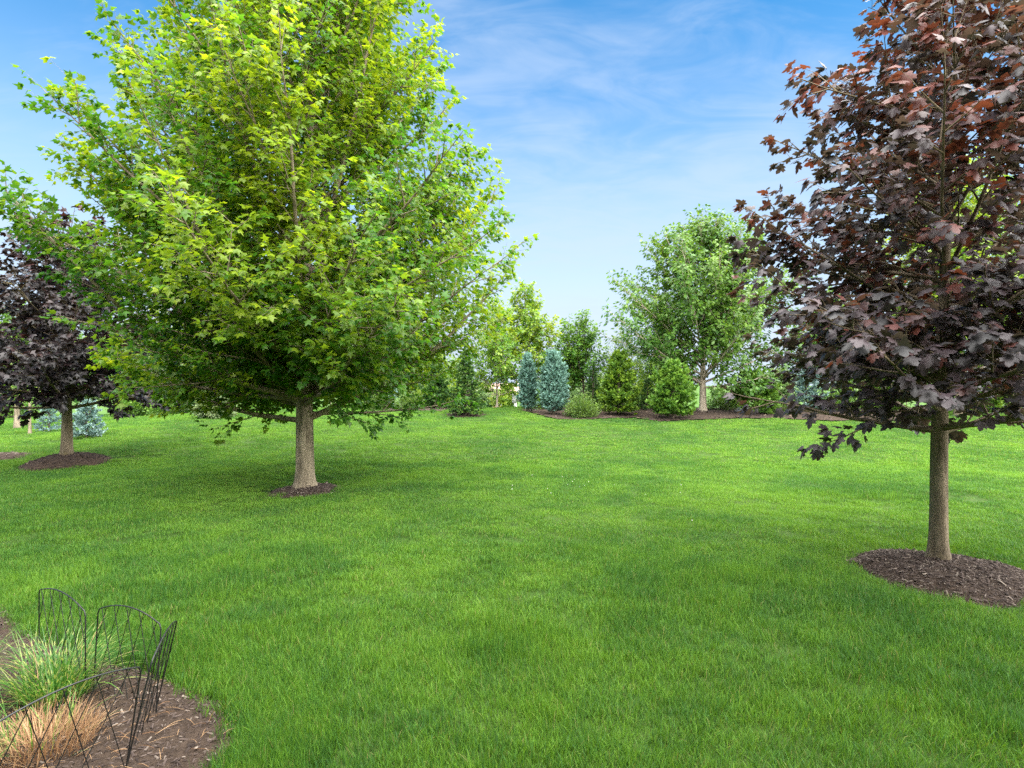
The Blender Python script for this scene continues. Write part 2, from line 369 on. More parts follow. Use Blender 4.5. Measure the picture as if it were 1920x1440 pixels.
# trees' places
GM = (-3.12, 8.62); RM = (3.63, 4.86); LM = (-8.82, 11.3)
z_gm = mulch_mound(*GM, 0.53, 0.09, 2600, 0.02, 0.05, M['chip'], 1)
z_rm = mulch_mound(RM[0], RM[1] - 0.1, 0.70, 0.12, 9000, 0.010, 0.036, M['chip'], 2)
z_lm = mulch_mound(LM[0], LM[1], 0.76, 0.20, 2600, 0.02, 0.05, M['dchip'], 3)
xl, yl = hit(-20, 858); mulch_mound(xl, yl, 0.75, 0.06, 900, 0.02, 0.05, M['chip'], 4)

# planting bed in the corner
BED = smooth_poly([(-4.3, 4.45), (-3.84, 4.25), (-3.05, 3.66), (-2.50, 3.36), (-2.06, 3.20), (-1.66, 3.0), (-1.36, 2.78), (-1.24, 2.56), (-1.25, 2.36), (-1.2, 2.1), (-1.5, 1.4), (-4.6, 1.2)], 2)
def bed(poly, name, step, lift, nchip, lmin, lmax, mat, seed):
    rng = np.random.default_rng(seed); P = np.array(poly); lo = P.min(0); hi = P.max(0)
    zf = lambda x, y: ground(x, y) + lift + lift * 0.8 * (vnoise(np.asarray(x) * 7, np.asarray(y) * 7) - .5)
    xs = np.arange(lo[0] - step, hi[0] + step, step); ys = np.arange(lo[1] - step, hi[1] + step, step)
    X, Y = np.meshgrid(xs, ys); Z = zf(X, Y); nx = len(xs)
    i = (np.arange(len(ys) - 1)[:, None] * nx + np.arange(nx - 1)[None, :]).ravel()
    ok = inside(poly, (X[:-1, :-1] + step / 2).ravel(), (Y[:-1, :-1] + step / 2).ravel()); i = i[ok]
    F = np.stack([i, i + 1, i + nx + 1, i + nx], -1); used, inv = np.unique(F, return_inverse=True)
    V = np.stack([X.ravel(), Y.ravel(), Z.ravel()], -1)[used]
    o = obj(name, mesh(name, V, inv.reshape(-1, 4), M['mulch'], None, True)); tag(o, kind='structure')
    pts = np.stack([rng.uniform(lo[0], hi[0], nchip * 3), rng.uniform(lo[1], hi[1], nchip * 3)], -1)
    pts = pts[inside(poly, pts[:, 0], pts[:, 1])][:nchip]
    c = obj('bark_chips', chips(rng, pts, zf, lmin, lmax, mat), o); c['kind'] = 'stuff'
    NOGRASS.append(lambda x, y: inside(poly, x, y))
    return zf
z_bed = bed(BED, 'mulch_bed', 0.05, 0.012, 20000, 0.006, 0.026, M['chip'], 7)
front = [hit(a, b) for a, b in [(978, 771), (1004, 777), (1040, 786), (1075, 788), (1110, 787), (1150, 785), (1185, 784), (1215, 789), (1250, 791), (1300, 788), (1380, 785), (1460, 786), (1560, 790), (1660, 790), (1760, 787)]]
BERM = front + [(17.5, 23.5), (8, 24.0), (0.9, 23.2), (0.25, 22.0)]
bed(BERM, 'berm_mulch_bed', 0.12, 0.03, 5000, 0.04, 0.11, M['dchip'], 8)
f2 = [hit(a, b) for a, b in [(700, 769), (740, 771), (790, 771), (830, 772)]]
bed(f2 + [(-2.4, 23.6), (-5.6, 23.6)], 'shrub_mulch_bed', 0.12, 0.03, 700, 0.04, 0.1, M['chip'], 9)
xh, yh = hit(872, 779); mulch_mound(xh, yh + 0.1, 0.72, 0.05, 700, 0.03, 0.09, M['dchip'], 10)

# ------------------------------------------------------------------ lawn grass: patches of blades, instanced
def grass_patch(name, rng, n, size, lmin, lmax, width, segs=3):
    x = rng.uniform(-size / 2, size / 2, n); y = rng.uniform(-size / 2, size / 2, n)
    L = rng.uniform(lmin, lmax, n) * (1 + 0.55 * (rng.random(n) < 0.05)); wd = width * rng.uniform(0.6, 1.25, n)
    yaw = rng.uniform(0, 2 * pi, n); lean = np.abs(rng.normal(0.18, 0.22, n)); bend = rng.uniform(0.2, 1.3, n)
    fw = np.stack([np.cos(yaw), np.sin(yaw)], -1); face = yaw + pi / 2 + rng.normal(0, 0.6, n); sd_ = np.stack([np.cos(face), np.sin(face), np.zeros(n)], -1)
    rows = []; tt = []
    px = np.stack([x, y, np.full(n, -0.01)], -1); ang = lean.copy()
    for s in range(segs + 1):
        t = s / segs; wv = wd * (1 - t ** 1.6) * 0.5
        if s < segs: rows += [px - sd_ * wv[:, None], px + sd_ * wv[:, None]]; tt += [t, t]
        else: rows += [px]; tt += [t]
        st = L / segs
        px = px + np.concatenate([fw * (np.sin(ang) * st)[:, None], (np.cos(ang) * st)[:, None]], -1); ang = ang + bend / segs
    k_ = len(rows); V = np.stack(rows, 1).reshape(-1, 3); b = (np.arange(n) * k_)[:, None]
    F = []
    for s in range(segs - 1): F += [b + 2 * s, b + 2 * s + 1, b + 2 * s + 3, b + 2 * s, b + 2 * s + 3, b + 2 * s + 2]
    e = 2 * (segs - 1); F += [b + e, b + e + 1, b + e + 2]
    F = np.concatenate(F, 1).reshape(-1, 3)
    T = np.stack([np.repeat(rng.random(n), k_), np.tile(tt, n), np.repeat(rng.random(n), k_)], -1)
    return bpy.data.objects.new(name, mesh(name, V, F, M['grass'], T))
gcol = bpy.data.collections.new('grass_blade_sources')
rg = np.random.default_rng(21); NV = 5
for i in range(NV): gcol.objects.link(grass_patch('a_near_%d' % i, rg, 560, 0.34, 0.022, 0.070, 0.0035, 4))
for i in range(NV): gcol.objects.link(grass_patch('b_mid_%d' % i, rg, 480, 0.42, 0.022, 0.048, 0.0050, 3))
for i in range(NV): gcol.objects.link(grass_patch('c_far_%d' % i, rg, 400, 0.55, 0.02, 0.042, 0.0085, 2))

def grass_points():
    rng = np.random.default_rng(31); xs, ys, ks = [], [], []
    for kind, y0, y1, dens in ((0, 0.6, 5.6, 50), (1, 5.2, 11.5, 30), (2, 11.0, 25.5, 17)):
        area = 0; W = y1 * 1.02 + 3.0; n = int(2 * W * (y1 - y0) * dens)
        st = 1 / sqrt(dens); gx, gy = np.meshgrid(np.arange(-W, W, st), np.arange(y0, y1, st)); x = (gx + rng.uniform(-.5, .5, gx.shape) * st).ravel(); y = (gy + rng.uniform(-.5, .5, gx.shape) * st).ravel()
        keep = (np.abs(x) < 1.0 * y + 2.4); xs.append(x[keep]); ys.append(y[keep]); ks.append(np.full(keep.sum(), kind))
    bp = np.array(BED); seg = np.roll(bp, -1, 0) - bp; u = rng.random((10, 1, 1)); e = (bp[None] + seg[None] * u).reshape(-1, 2) + rng.normal(0, 0.02, (len(bp) * 10, 2)); cen = np.array([-2.7, 2.6]); e = e + 0.24 * nrmz(e - cen); e = e[e[:, 1] > 2.0]
    xs.append(e[:, 0]); ys.append(e[:, 1]); ks.append(np.zeros(len(e), int))
    n = 9000; x = rng.uniform(-46, -6, n); y = rng.uniform(25, 42, n); keep = np.abs(x) < 1.02 * y + 2; keep &= x < -0.25 * y
    xs.append(x[keep]); ys.append(y[keep]); ks.append(np.full(keep.sum(), 2))
    x = np.concatenate(xs); y = np.concatenate(ys); kd = np.concatenate(ks)
    ok = np.ones(len(x), bool)
    for f in NOGRASS: ok &= ~f(x, y)
    # keep patches from reaching into the beds
    for f in NOGRASS:
        for a in np.arange(0, 2 * pi, pi / 4):
            ok &= ~f(x + 0.09 * np.cos(a), y + 0.09 * np.sin(a))
    x, y, kd = x[ok], y[ok], kd[ok]; n = len(x)
    ln = 0.85 + 0.55 * vnoise(x * 0.9, y * 0.9) * vnoise(x * 2.7 + 5, y * 2.7) * 1.6
    ln = ln * (1 + 0.18 * (1 - sst(3, 6, y)))
    # uncut ridges and tufts
    for (pa, pb, wd, am) in (((1470, 922), (1735, 941), 0.16, 1.1), ((1000, 889), (1180, 897), 0.14, .6), ((790, 912), (885, 916), 0.16, .9), ((850, 874), (1010, 886), 0.12, .7), ((600, 868), (720, 872), 0.14, .7), ((700, 1000), (760, 1004), 0.16, .7), ((150, 925), (330, 935), 0.2, .5), ((1340, 1080), (1440, 1092), 0.2, .6), ((900, 1200), (1010, 1215), 0.2, .7)):
        A = np.array(hit(*pa)); B = np.array(hit(*pb)); q = np.stack([x, y], -1) - A; ab = B - A; u = np.clip(q @ ab / (ab @ ab), 0, 1); dd = np.hypot(*(q - u[:, None] * ab).T); ln = ln * (1 + am * np.exp(-(dd / wd) ** 2))
    scl = np.stack([rng.uniform(0.9, 1.1, n)] * 2 + [ln * rng.uniform(0.85, 1.15, n)], -1)
    # blades lean together in places, as a mower and feet leave them
    tx = (vnoise(x * 0.5 + 40, y * 0.5) - .5) * 0.4; ty = (vnoise(x * 0.5, y * 0.5 + 40) - .5) * 0.4
    rot = np.stack([tx, ty, rng.uniform(0, 2 * pi, n)], -1)
    idx = kd * NV + rng.integers(0, NV, n)
    me = bpy.data.meshes.new('lawn_grass'); me.vertices.add(n)
    me.vertices.foreach_set('co', np.stack([x, y, ground(x, y)], -1).astype(np.float32).ravel())
    a = me.attributes.new('rot', 'FLOAT_VECTOR', 'POINT'); a.data.foreach_set('vector', rot.astype(np.float32).ravel())
    a = me.attributes.new('scl', 'FLOAT_VECTOR', 'POINT'); a.data.foreach_set('vector', scl.astype(np.float32).ravel())
    a = me.attributes.new('idx', 'INT', 'POINT'); a.data.foreach_set('value', idx.astype(np.int32))
    me.update(); return me
def instancer(o, coll):
    g = bpy.data.node_groups.new('scatter', 'GeometryNodeTree')
    g.interface.new_socket('Geometry', in_out='INPUT', socket_type='NodeSocketGeometry'); g.interface.new_socket('Geometry', in_out='OUTPUT', socket_type='NodeSocketGeometry')
    gi = g.nodes.new('NodeGroupInput'); go = g.nodes.new('NodeGroupOutput'); ip = g.nodes.new('GeometryNodeInstanceOnPoints')
    ci = g.nodes.new('GeometryNodeCollectionInfo'); ci.inputs['Collection'].default_value = coll; ci.inputs['Separate Children'].default_value = True; ci.inputs['Reset Children'].default_value = True
    def na(nm, dt):
        q = g.nodes.new('GeometryNodeInputNamedAttribute'); q.data_type = dt; q.inputs['Name'].default_value = nm; return q.outputs[0]
    ip.inputs['Pick Instance'].default_value = True
    L = g.links.new
    L(gi.outputs[0], ip.inputs['Points']); L(ci.outputs[0], ip.inputs['Instance']); L(na('idx', 'INT'), ip.inputs['Instance Index'])
    L(na('rot', 'FLOAT_VECTOR'), ip.inputs['Rotation']); L(na('scl', 'FLOAT_VECTOR'), ip.inputs['Scale']); L(ip.outputs[0], go.inputs[0])
    md = o.modifiers.new('scatter', 'NODES'); md.node_group = g
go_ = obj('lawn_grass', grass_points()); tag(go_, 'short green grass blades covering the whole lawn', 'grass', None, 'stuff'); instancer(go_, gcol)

# ------------------------------------------------------------------ leaves
def leaf_shape(kind):
    if kind == 'maple10':
        h = [(0.36, -0.02), (0.24, 0.20), (0.55, 0.46), (0.22, 0.50)]
    elif kind == 'maple8':
        h = [(0.42, 0.06), (0.54, 0.46), (0.19, 0.50)]
    elif kind == 'maple18':
        h = [(0.17, -0.09), (0.40, -0.03), (0.30, 0.14), (0.60, 0.26), (0.50, 0.40), (0.54, 0.55), (0.24, 0.50), (0.24, 0.74)]
    elif kind == 'kite':
        V = np.array([(0, 0, 0), (0.30, 0.45, -0.06), (0, 1.0, -0.12), (-0.30, 0.45, -0.06)]); return V, np.array([(0, 1, 2), (0, 2, 3)])
    elif kind == 'needle':
        V = np.array([(0, 0, 0), (0.13, 0.4, 0), (0, 1.0, 0), (-0.13, 0.4, 0)]); return V, np.array([(0, 1, 2), (0, 2, 3)])
    o = [(0, 0)] + h + [(0, 1.0)] + [(-x, y) for x, y in h[::-1]]
    P = [(0, 0.30)] + o
    V = np.array([(x, y, -0.22 * abs(x) - 0.16 * max(0, y) ** 2 + (0.03 if i == 0 else 0)) for i, (x, y) in enumerate(P)])
    n = len(o); F = np.array([(0, 1 + i, 1 + (i + 1) % n) for i in range(n)])[:, ::-1]
    return V, F
SHAPES = {k_: leaf_shape(k_) for k_ in ('maple8', 'maple10', 'maple18', 'kite', 'needle')}
def frames(a, n):
    a = nrmz(a); n = n - a * np.sum(a * n, -1, keepdims=True); n = nrmz(n); return np.cross(a, n), a, n
def leaf_mesh(name, L, kind, mat):
    V0, F0 = SHAPES[kind]; s, a, n = frames(L['a'], L['n']); z = L['s'][:, None, None]
    V = L['p'][:, None] + z * (V0[None, :, 0, None] * s[:, None] + V0[None, :, 1, None] * a[:, None] + (V0[None, :, 2] * (0.3 + 2.2 * L['t'][:, 2:3]))[:, :, None] * n[:, None])
    N = len(L['p']); k_ = len(V0); F = (F0[None] + (np.arange(N) * k_)[:, None, None]).reshape(-1, 3)
    return mesh(name, V.reshape(-1, 3), F, mat, np.repeat(L['t'], k_, 0))
def sub(L, m): return {q: v[m] for q, v in L.items()}

def frm(d):
    x, y, z = float(d[0]), float(d[1]), float(d[2])
    if abs(z) < 0.9: l = sqrt(x * x + y * y); ux, uy, uz = y / l, -x / l, 0.0
    else: l = sqrt(y * y + z * z); ux, uy, uz = 0.0, z / l, -y / l
    return np.array([ux, uy, uz]), np.array([y * uz - z * uy, z * ux - x * uz, x * uy - y * ux])

def gen_tree(seed, H, prof, n_prim, z0, r0, forced=(), elev=(20, 62), p_curve=0.10, pw=1.25, sec_sp=0.22, sec_k=0.42, sec_max=1.3,
             twig_sp=0.11, twig=(0.14, 0.34), leaf_sp=0.06, leaf=(0.09, 0.13), droop=0.45, flare=0.5, top_young=0.3, lean=(0, 0), clip0=0.86, lumpy=1.0, inner=0.15, fr=(0.012, 0.008), shorts=0, short=(0.4, 1.0), short_z=1.8, sides=5, over=1.08, shoot=0.0, bias=(0, 0), tw=True):
    rng = np.random.default_rng(seed); pz = np.array([p[0] for p in prof]); pr_ = np.array([p[1] for p in prof])
    lump = rng.uniform(0, 6.28, 6)
    def R(z, az): return np.interp(z, pz, pr_) * (1 + bias[0] * min(1, max(0.55, (5.2 - z) / 1.6)) * cos(az - bias[1]) + lumpy * (0.07 * sin(2 * az + lump[0] + z * 0.8) + 0.06 * sin(3 * az + lump[1] - z * 1.3) + 0.05 * sin(5 * az + lump[2] + z * 2.1)))
    nT = 26; tz = np.linspace(0, 1, nT); wob = 0.012 * H * tz
    TP = np.stack([wob * np.sin(tz * 5 + lump[3]) + lean[0] * tz * H, wob * np.cos(tz * 4 + lump[4]) * 0.8 + lean[1] * tz * H, tz * H * 0.97], -1); TP[0, 2] = -0.06
    zt = TP[:, 2]
    TR = r0 * np.clip(1 - zt / H, 0.02, 1) ** 0.85 * (1 + flare * np.exp(-np.maximum(zt, 0) / 0.10))
    TR = np.where(zt > z0 + 0.3, TR * 0.86, TR); TR = np.maximum(TR, 0.006)
    limbs = []; LP, LA, LN, LS, LT = [], [], [], [], []
    def leaves_on(P, i0, young, spacing, ph):
        seg = P[1:] - P[:-1]; ln = np.sqrt((seg * seg).sum(1)); cum = np.concatenate([[0], np.cumsum(ln)]); tot = cum[-1]; n = max(1, int((1 - i0) * tot / spacing))
        t_ = (i0 + (1 - i0) * (np.arange(n) + 1) / n) * tot; j = np.clip(np.searchsorted(cum, t_) - 1, 0, len(seg) - 1)
        d = seg / np.maximum(ln, 1e-6)[:, None]; pos = P[j] + d[j] * (t_ - cum[j])[:, None]; u, v = frm(d[-1]); rl = ph + np.arange(n) * 1.571
        sd1 = np.cos(rl)[:, None] * u + np.sin(rl)[:, None] * v; fw = np.full((n, 1), 0.35); fw[-1] = 0.75; dj = d[j]
        LP.append(np.concatenate([pos + sd1 * 0.02, pos - sd1 * 0.02, pos[-1:]])); LA.append(np.concatenate([dj * fw + sd1 * 0.5, dj * fw - sd1 * 0.5, dj[-1:] * 0.8])); LT.append(np.full(2 * n + 1, young))
    def path(p, d, L, step, curve, noise, clip):
        P = [p.copy()]; n = max(2, int(round(L / step))); st = L / n
        for _ in range(n):
            d = d + np.array([0, 0, curve * st]) + rng.normal(0, noise, 3) * sqrt(st); d = d / np.linalg.norm(d); p = p + d * st; P.append(p.copy())
            c_ = p[:2] - np.array(lean) * p[2]
            if clip and np.hypot(*c_) > R(p[2], math.atan2(c_[1], c_[0])) * clip: break
            if p[2] > H * 1.02: break
        return np.array(P)
    prim = [(z, az, None) for z, az in forced]
    ga = rng.uniform(0, 6.28)
    for i in range(n_prim):
        t = (i + rng.uniform(0, 1)) / n_prim; prim.append((z0 + 0.12 + (H * 0.95 - z0 - 0.12) * t ** pw, ga + i * 2.39996 + rng.normal(0, 0.25), t))
    for i in range(shorts): prim.append((z0 + 0.25 + short_z * rng.random() ** 1.3, rng.uniform(0, 6.28), 'short'))
    for z, az, kind_ in prim:
        t = (z - z0) / (H - z0); e = radians(elev[0] + (elev[1] - elev[0]) * max(0, t) ** 0.7 + rng.normal(0, 6))
        p = np.array([np.interp(z, zt, TP[:, 0]), np.interp(z, zt, TP[:, 1]), z]); tr = float(np.interp(z, zt, TR))
        d = np.array([cos(az) * cos(e), sin(az) * cos(e), sin(e)]); cl = rng.uniform(clip0, over)
        if kind_ == 'short': e = radians(rng.uniform(-5, 35)); d = np.array([cos(az) * cos(e), sin(az) * cos(e), sin(e)])
        P = path(p, d, rng.uniform(*short) if kind_ == 'short' else 9.0, 0.16, p_curve * rng.uniform(0.4, 1.6), 0.10, cl)
        L = np.linalg.norm(np.diff(P, axis=0), axis=1).sum(); m = len(P); q = np.linspace(0, 1, m)
        r1 = min(tr * 0.42, 0.007 + 0.0085 * L) if t > 0.02 else min(tr * 0.40, fr[0] + fr[1] * L)
        PR = r1 * (1 - q) ** 0.9 + 0.004; PR[0] *= 1.35
        mb = MB(); mb.add(*tube(P, PR, 7 if r1 > 0.025 else sides))
        yp = rng.random() ** 1.5
        nsec = max(2, int((L - 0.2) / sec_sp)); ph = rng.uniform(0, 6.28)
        for k_ in range(nsec + 1):
            s = inner + (1 - inner) * (k_ + rng.uniform(-.3, .3)) / nsec; s = min(max(s, 0.08), 1.0)
            j = min(m - 2, int(s * (m - 1))); pp = P[j] + (P[j + 1] - P[j]) * (s * (m - 1) - j); dd = nrmz(P[j + 1] - P[j]); u, v = frm(dd)
            rl = ph + k_ * 2.4; aa = radians(rng.uniform(32, 58))
            d2 = dd * cos(aa) + (u * cos(rl) + v * sin(rl) * 0.75) * sin(aa); d2[2] += 0.12; d2 = nrmz(d2)
            Ls = min(sec_max, (sec_k * (1 - s) * L + 0.22) * rng.uniform(0.65, 1.25))
            if k_ == nsec: d2 = dd; Ls = rng.uniform(0.2, 0.45) * (1 + shoot)
            P2 = path(pp, d2, Ls, 0.13, 0.25, 0.14, over * 1.03)
            L2 = np.linalg.norm(np.diff(P2, axis=0), axis=1).sum(); m2_ = len(P2); q2 = np.linspace(0, 1, m2_)
            mb.add(*tube(P2, (0.004 + 0.006 * L2) * (1 - q2) + 0.0022, 4))
            ys = 0.55 * yp + 0.45 * rng.random()
            leaves_on(P2, 0.3, ys * 0.8, leaf_sp * 1.3, rng.uniform(0, 6.28))
            nt_ = max(1, int(L2 / twig_sp))
            for w_ in range(nt_):
                s3 = min(1, (w_ + rng.uniform(0.2, 1)) / nt_); j = min(m2_ - 2, int(s3 * (m2_ - 1))); p3 = P2[j] + (P2[j + 1] - P2[j]) * (s3 * (m2_ - 1) - j)
                d3 = nrmz(P2[j + 1] - P2[j]); u, v = frm(d3); rl = rng.uniform(0, 6.28); aa = radians(rng.uniform(30, 65))
                d3 = nrmz(d3 * cos(aa) + (u * cos(rl) + v * sin(rl)) * sin(aa)); Lt = rng.uniform(*twig)
                P3 = np.array([p3, p3 + d3 * Lt * 0.5, p3 + d3 * Lt + np.array([0, 0, 0.1 * Lt])])
                if tw: mb.add(*tube(P3[[0, 2]], np.array([0.0025, 0.001]), 3))
                leaves_on(P3, 0.15, ys, leaf_sp, rng.uniform(0, 6.28))
        limbs.append(mb)
    p = np.concatenate(LP); a = np.concatenate(LA); N = len(p); t = np.concatenate(LT)
    o = p.copy(); o[:, 2] = 0; o = nrmz(o)
    a = nrmz(a) * 0.8 + o * 0.35 + rng.normal(0, 0.18, (N, 3)); a[:, 2] -= droop * rng.uniform(0.3, 1.4, N)
    nn = np.stack([np.zeros(N), np.zeros(N), np.ones(N)], -1) + o * rng.uniform(0.0, 0.9, (N, 1)) + rng.normal(0, 0.33, (N, 3))
    age = np.clip(t * 0.75 + top_young * (p[:, 2] / H) + rng.normal(0, 0.16, N), 0, 1)
    L = dict(p=p, a=a, n=nn, s=rng.uniform(leaf[0], leaf[1], N), t=np.stack([rng.random(N), age, rng.random(N)], -1))
    return dict(TP=TP, TR=TR, limbs=limbs, L=L, rng=rng)

def trunk_mesh(T, mat, sides=20, bump=0.05, seed=0):
    # resample so the trunk has enough rings for its flare and unevenness
    TP, TR = T['TP'], T['TR']; z = np.unique(np.concatenate([np.linspace(TP[0, 2], 0.5, 14), np.linspace(0.5, TP[-1, 2], 40)]))
    P = np.stack([np.interp(z, TP[:, 2], TP[:, 0]), np.interp(z, TP[:, 2], TP[:, 1]), z], -1)
    fl = T.get('flare', None); r = np.interp(z, TP[:, 2], TR)
    if fl: r = r * (1 + fl[0] * np.exp(-np.maximum(z, 0) / fl[1]))
    an = np.arange(sides) * 2 * pi / sides
    RR = r[:, None] * (1 + bump * (vnoise(an[None, :] * 2.2 + seed, z[:, None] * 2.0) - .5) * 2 + (bump * 1.6 * np.sin(an * 4 + seed)[None, :] * np.exp(-np.maximum(z, 0) / 0.14)[:, None]))
    V, F = tube(P, RR, sides); return mesh('trunk', V, F, mat, None, True)

def plant_tree(name, T, loc, leafkind, leafmat, barkmat, label, cat='tree', group=None, target=None, singles=0, split_limbs=True, seed=0):
    root = empty(name, loc, label, cat, group)
    obj('trunk', trunk_mesh(T, barkmat, seed=seed), root)
    if split_limbs:
        for mb in T['limbs']: obj('limb', mb.mesh('limb', barkmat, True), root)
    else:
        big = MB()
        for mb in T['limbs']:
            for v, f in zip(mb.v, mb.f): big.v.append(v); big.f.append(f)
        # faces of each limb are already offset inside their own builder
        big = MB()
        for mb in T['limbs']:
            V = np.concatenate(mb.v); F = np.concatenate(mb.f); big.add(V, F)
        obj('branches', big.mesh('branches', barkmat, True), root)
    L = T['L']; rng = T['rng']; N = len(L['p'])
    if target and N > target:
        keep = np.zeros(N, bool); keep[rng.permutation(N)[:target]] = True; L = sub(L, keep); N = target
    print(name, 'leaves', N)
    if singles:
        wp = L['p'] + np.array(loc); dv = wp - np.array([0, 0, EYE]); dist = np.linalg.norm(dv, axis=1)
        s_, a_, n_ = frames(L['a'], L['n']); face = np.abs(np.sum(nrmz(dv) * n_, -1)); u = wp[:, 0] / np.maximum(wp[:, 1], 0.1) * FPX + 960; v_ = 720 - (wp[:, 2] - EYE) / np.maximum(wp[:, 1], 0.1) * FPX
        score = (L['s'] / dist) ** 2 * (0.25 + face); score[(u < 5) | (u > 1915) | (v_ < 5)] = 0
        top = np.argsort(-score)[:singles]; V0, F0 = SHAPES['maple10' if leafkind == 'maple8' else leafkind]; var = []
        for i in range(12):
            t = np.repeat(L['t'][top[i * 7:i * 7 + 1]], len(V0), 0); W0 = V0.copy(); W0[:, 2] *= 0.6 + 0.1 * i; W0[:, 0] *= 0.92 + 0.015 * i
            var.append(mesh('leaf', W0, F0, leafmat, t))
        ages = np.array([L['t'][top[i * 7]][1] for i in range(12)])
        for i in top:
            q = int(np.argsort(np.abs(ages - L['t'][i][1]))[rng.integers(0, 3)])
            o = obj('leaf', var[q], root); z = float(L['s'][i])
            mtx = Matrix.Identity(4)
            for r_ in range(3):
                mtx[r_][0] = s_[i][r_] * z; mtx[r_][1] = a_[i][r_] * z; mtx[r_][2] = n_[i][r_] * z; mtx[r_][3] = float(L['p'][i][r_])
            o.matrix_local = mtx
        m = np.ones(N, bool); m[top] = False; L = sub(L, m)
    c = obj('crown', leaf_mesh('crown', L, leafkind, leafmat), root); c['kind'] = 'stuff'
    return root

# green maple, the largest tree
T = gen_tree(107, 10.0, [(0.8, .8), (1.1, 1.7), (1.35, 2.5), (1.7, 3.0), (2.3, 3.25), (3.0, 3.3), (3.6, 3.2), (4.2, 2.9), (5.5, 2.42), (6.7, 2.0), (7.4, 1.75), (8.5, 1.2), (9.5, .55), (10.2, .05)],
             104, 1.08, 0.138, forced=[(0.98, radians(172)), (1.0, radians(8)), (1.75, radians(265)), (1.2, radians(95)), (1.3, radians(215)), (1.35, radians(320)), (1.1, radians(20)), (1.25, radians(160))],
             elev=(9, 68), p_curve=0.12, pw=1.35, sec_sp=0.16, sec_k=0.36, twig_sp=0.085, leaf=(0.058, 0.105), leaf_sp=0.046, bias=(0.07, radians(205)), droop=0.45, flare=0.0, top_young=0.28, clip0=0.93, over=1.06, shoot=0.8, lumpy=0.35, inner=0.18, shorts=46, short=(0.45, 1.3), short_z=1.6)
T['flare'] = (0.5, 0.09)
plant_tree('green_maple_tree', T, (GM[0], GM[1], float(z_gm(*GM)) - 0.01), 'maple8', M['green_maple'], M['bark_grey'], 'largest tree, a bright green maple with yellow shoot tips in a small mulch ring', 'tree', None, 99000, 300, True, 3)

# red maple at the right edge
T = gen_tree(202, 5.4, [(0.85, .7), (1.05, 1.15), (1.4, 1.45), (1.9, 1.5), (2.5, 1.45), (3.2, 1.42), (3.65, 1.3), (4.05, 1.02), (4.5, .7), (5.0, .42), (5.4, .05)],
             52, 1.12, 0.072, forced=[(1.10, radians(165)), (1.08, radians(20)), (1.12, radians(280)), (1.2, radians(80))],
             elev=(6, 58), p_curve=0.07, pw=1.2, sec_sp=0.15, sec_k=0.45, sec_max=0.7, twig_sp=0.10, twig=(0.08, 0.2), leaf_sp=0.05, leaf=(0.055, 0.112), inner=0.15, shorts=26, short=(0.3, 0.8), short_z=1.0, droop=0.6, flare=0.0, top_young=0.5, lean=(0.012, 0), lumpy=0.5)
T['flare'] = (0.42, 0.09); T['L']['t'][:, 1] = np.clip(T['L']['t'][:, 1] ** 3.0 * 1.1, 0, 1)
plant_tree('red_maple_tree', T, (RM[0], RM[1], float(z_rm(*RM)) - 0.01), 'maple18', M['red_maple'], M['bark_red'], 'near purple-leaved maple with reddish top and slim trunk at the right edge', 'tree', 'purple maples', 11000, 300, True, 8)

# purple maple at the left edge
T = gen_tree(303, 4.5, [(0.6, .6), (0.85, 1.5), (1.2, 2.1), (1.7, 2.25), (2.4, 2.0), (3.1, 1.6), (3.8, 1.1), (4.4, .55), (4.8, .05)],
             40, 0.95, 0.100, forced=[(0.92, radians(10)), (0.95, radians(190)), (1.0, radians(300))], elev=(3, 58), pw=1.2, sec_sp=0.17, sec_max=0.8, twig_sp=0.10, twig=(0.1, 0.22), leaf_sp=0.065, leaf=(0.08, 0.14), droop=0.6, flare=0.2, top_young=0.25, shorts=14, short=(0.3, 0.8), short_z=0.8, lumpy=0.6)
T['L']['t'][:, 1] = np.clip(T['L']['t'][:, 1] ** 1.6, 0, 1)
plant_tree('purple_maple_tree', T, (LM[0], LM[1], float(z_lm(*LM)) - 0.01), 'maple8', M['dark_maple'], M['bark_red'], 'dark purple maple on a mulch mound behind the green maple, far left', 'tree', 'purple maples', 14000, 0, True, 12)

# ------------------------------------------------------------------ background broadleaf trees
def btree(name, seed, px, d, H, prof, label, mat, barkmat, n_prim=26, z0=0.9, r0=0.09, leaf=(0.09, 0.15), target=9000, elev=(25, 62), group='trees behind the berm', dz=0, **kw):
    x = at(px, d); T = gen_tree(seed, H, [(a * H, b) for a, b in prof], n_prim, z0, r0, elev=elev, leaf=leaf, sec_sp=kw.pop('sec_sp', 0.19), twig_sp=kw.pop('twig_sp', 0.10), leaf_sp=kw.pop('leaf_sp', 0.055), tw=False, **kw)
    return plant_tree(name, T, (x, d, gz(x, d) - 0.02 + dz), 'kite', mat, barkmat, label, 'tree', group, target, 0, False, seed)
OV = [(0.12, .3), (0.2, .7), (0.35, 1.0), (0.55, 0.95), (0.75, .7), (0.9, .35), (1.02, .03)]
def ov(R, p=OV): return [(a, b * R) for a, b in p]
btree('broadleaf_tree', 401, 1318, 20.6, 7.0, [(0.10, 1.4), (0.16, 2.9), (0.3, 3.4), (0.5, 3.35), (0.65, 3.0), (0.8, 2.3), (0.92, 1.4), (1.02, .1)], 'large round green tree with a forked trunk behind the pines right of centre', M['tree_leaf'], M['bark_pale'],
      54, 0.75, 0.13, (0.12, 0.18), 34000, (18, 66), droop=0.7, shoot=0.8)
btree('broadleaf_tree', 402, 1800, 18.8, 8.6, ov(3.4), 'tall green tree seen through gaps in the near purple maple', M['pale_leaf'], M['bark_grey'], 40, 0.9, 0.15, (0.13, 0.19), 26000)
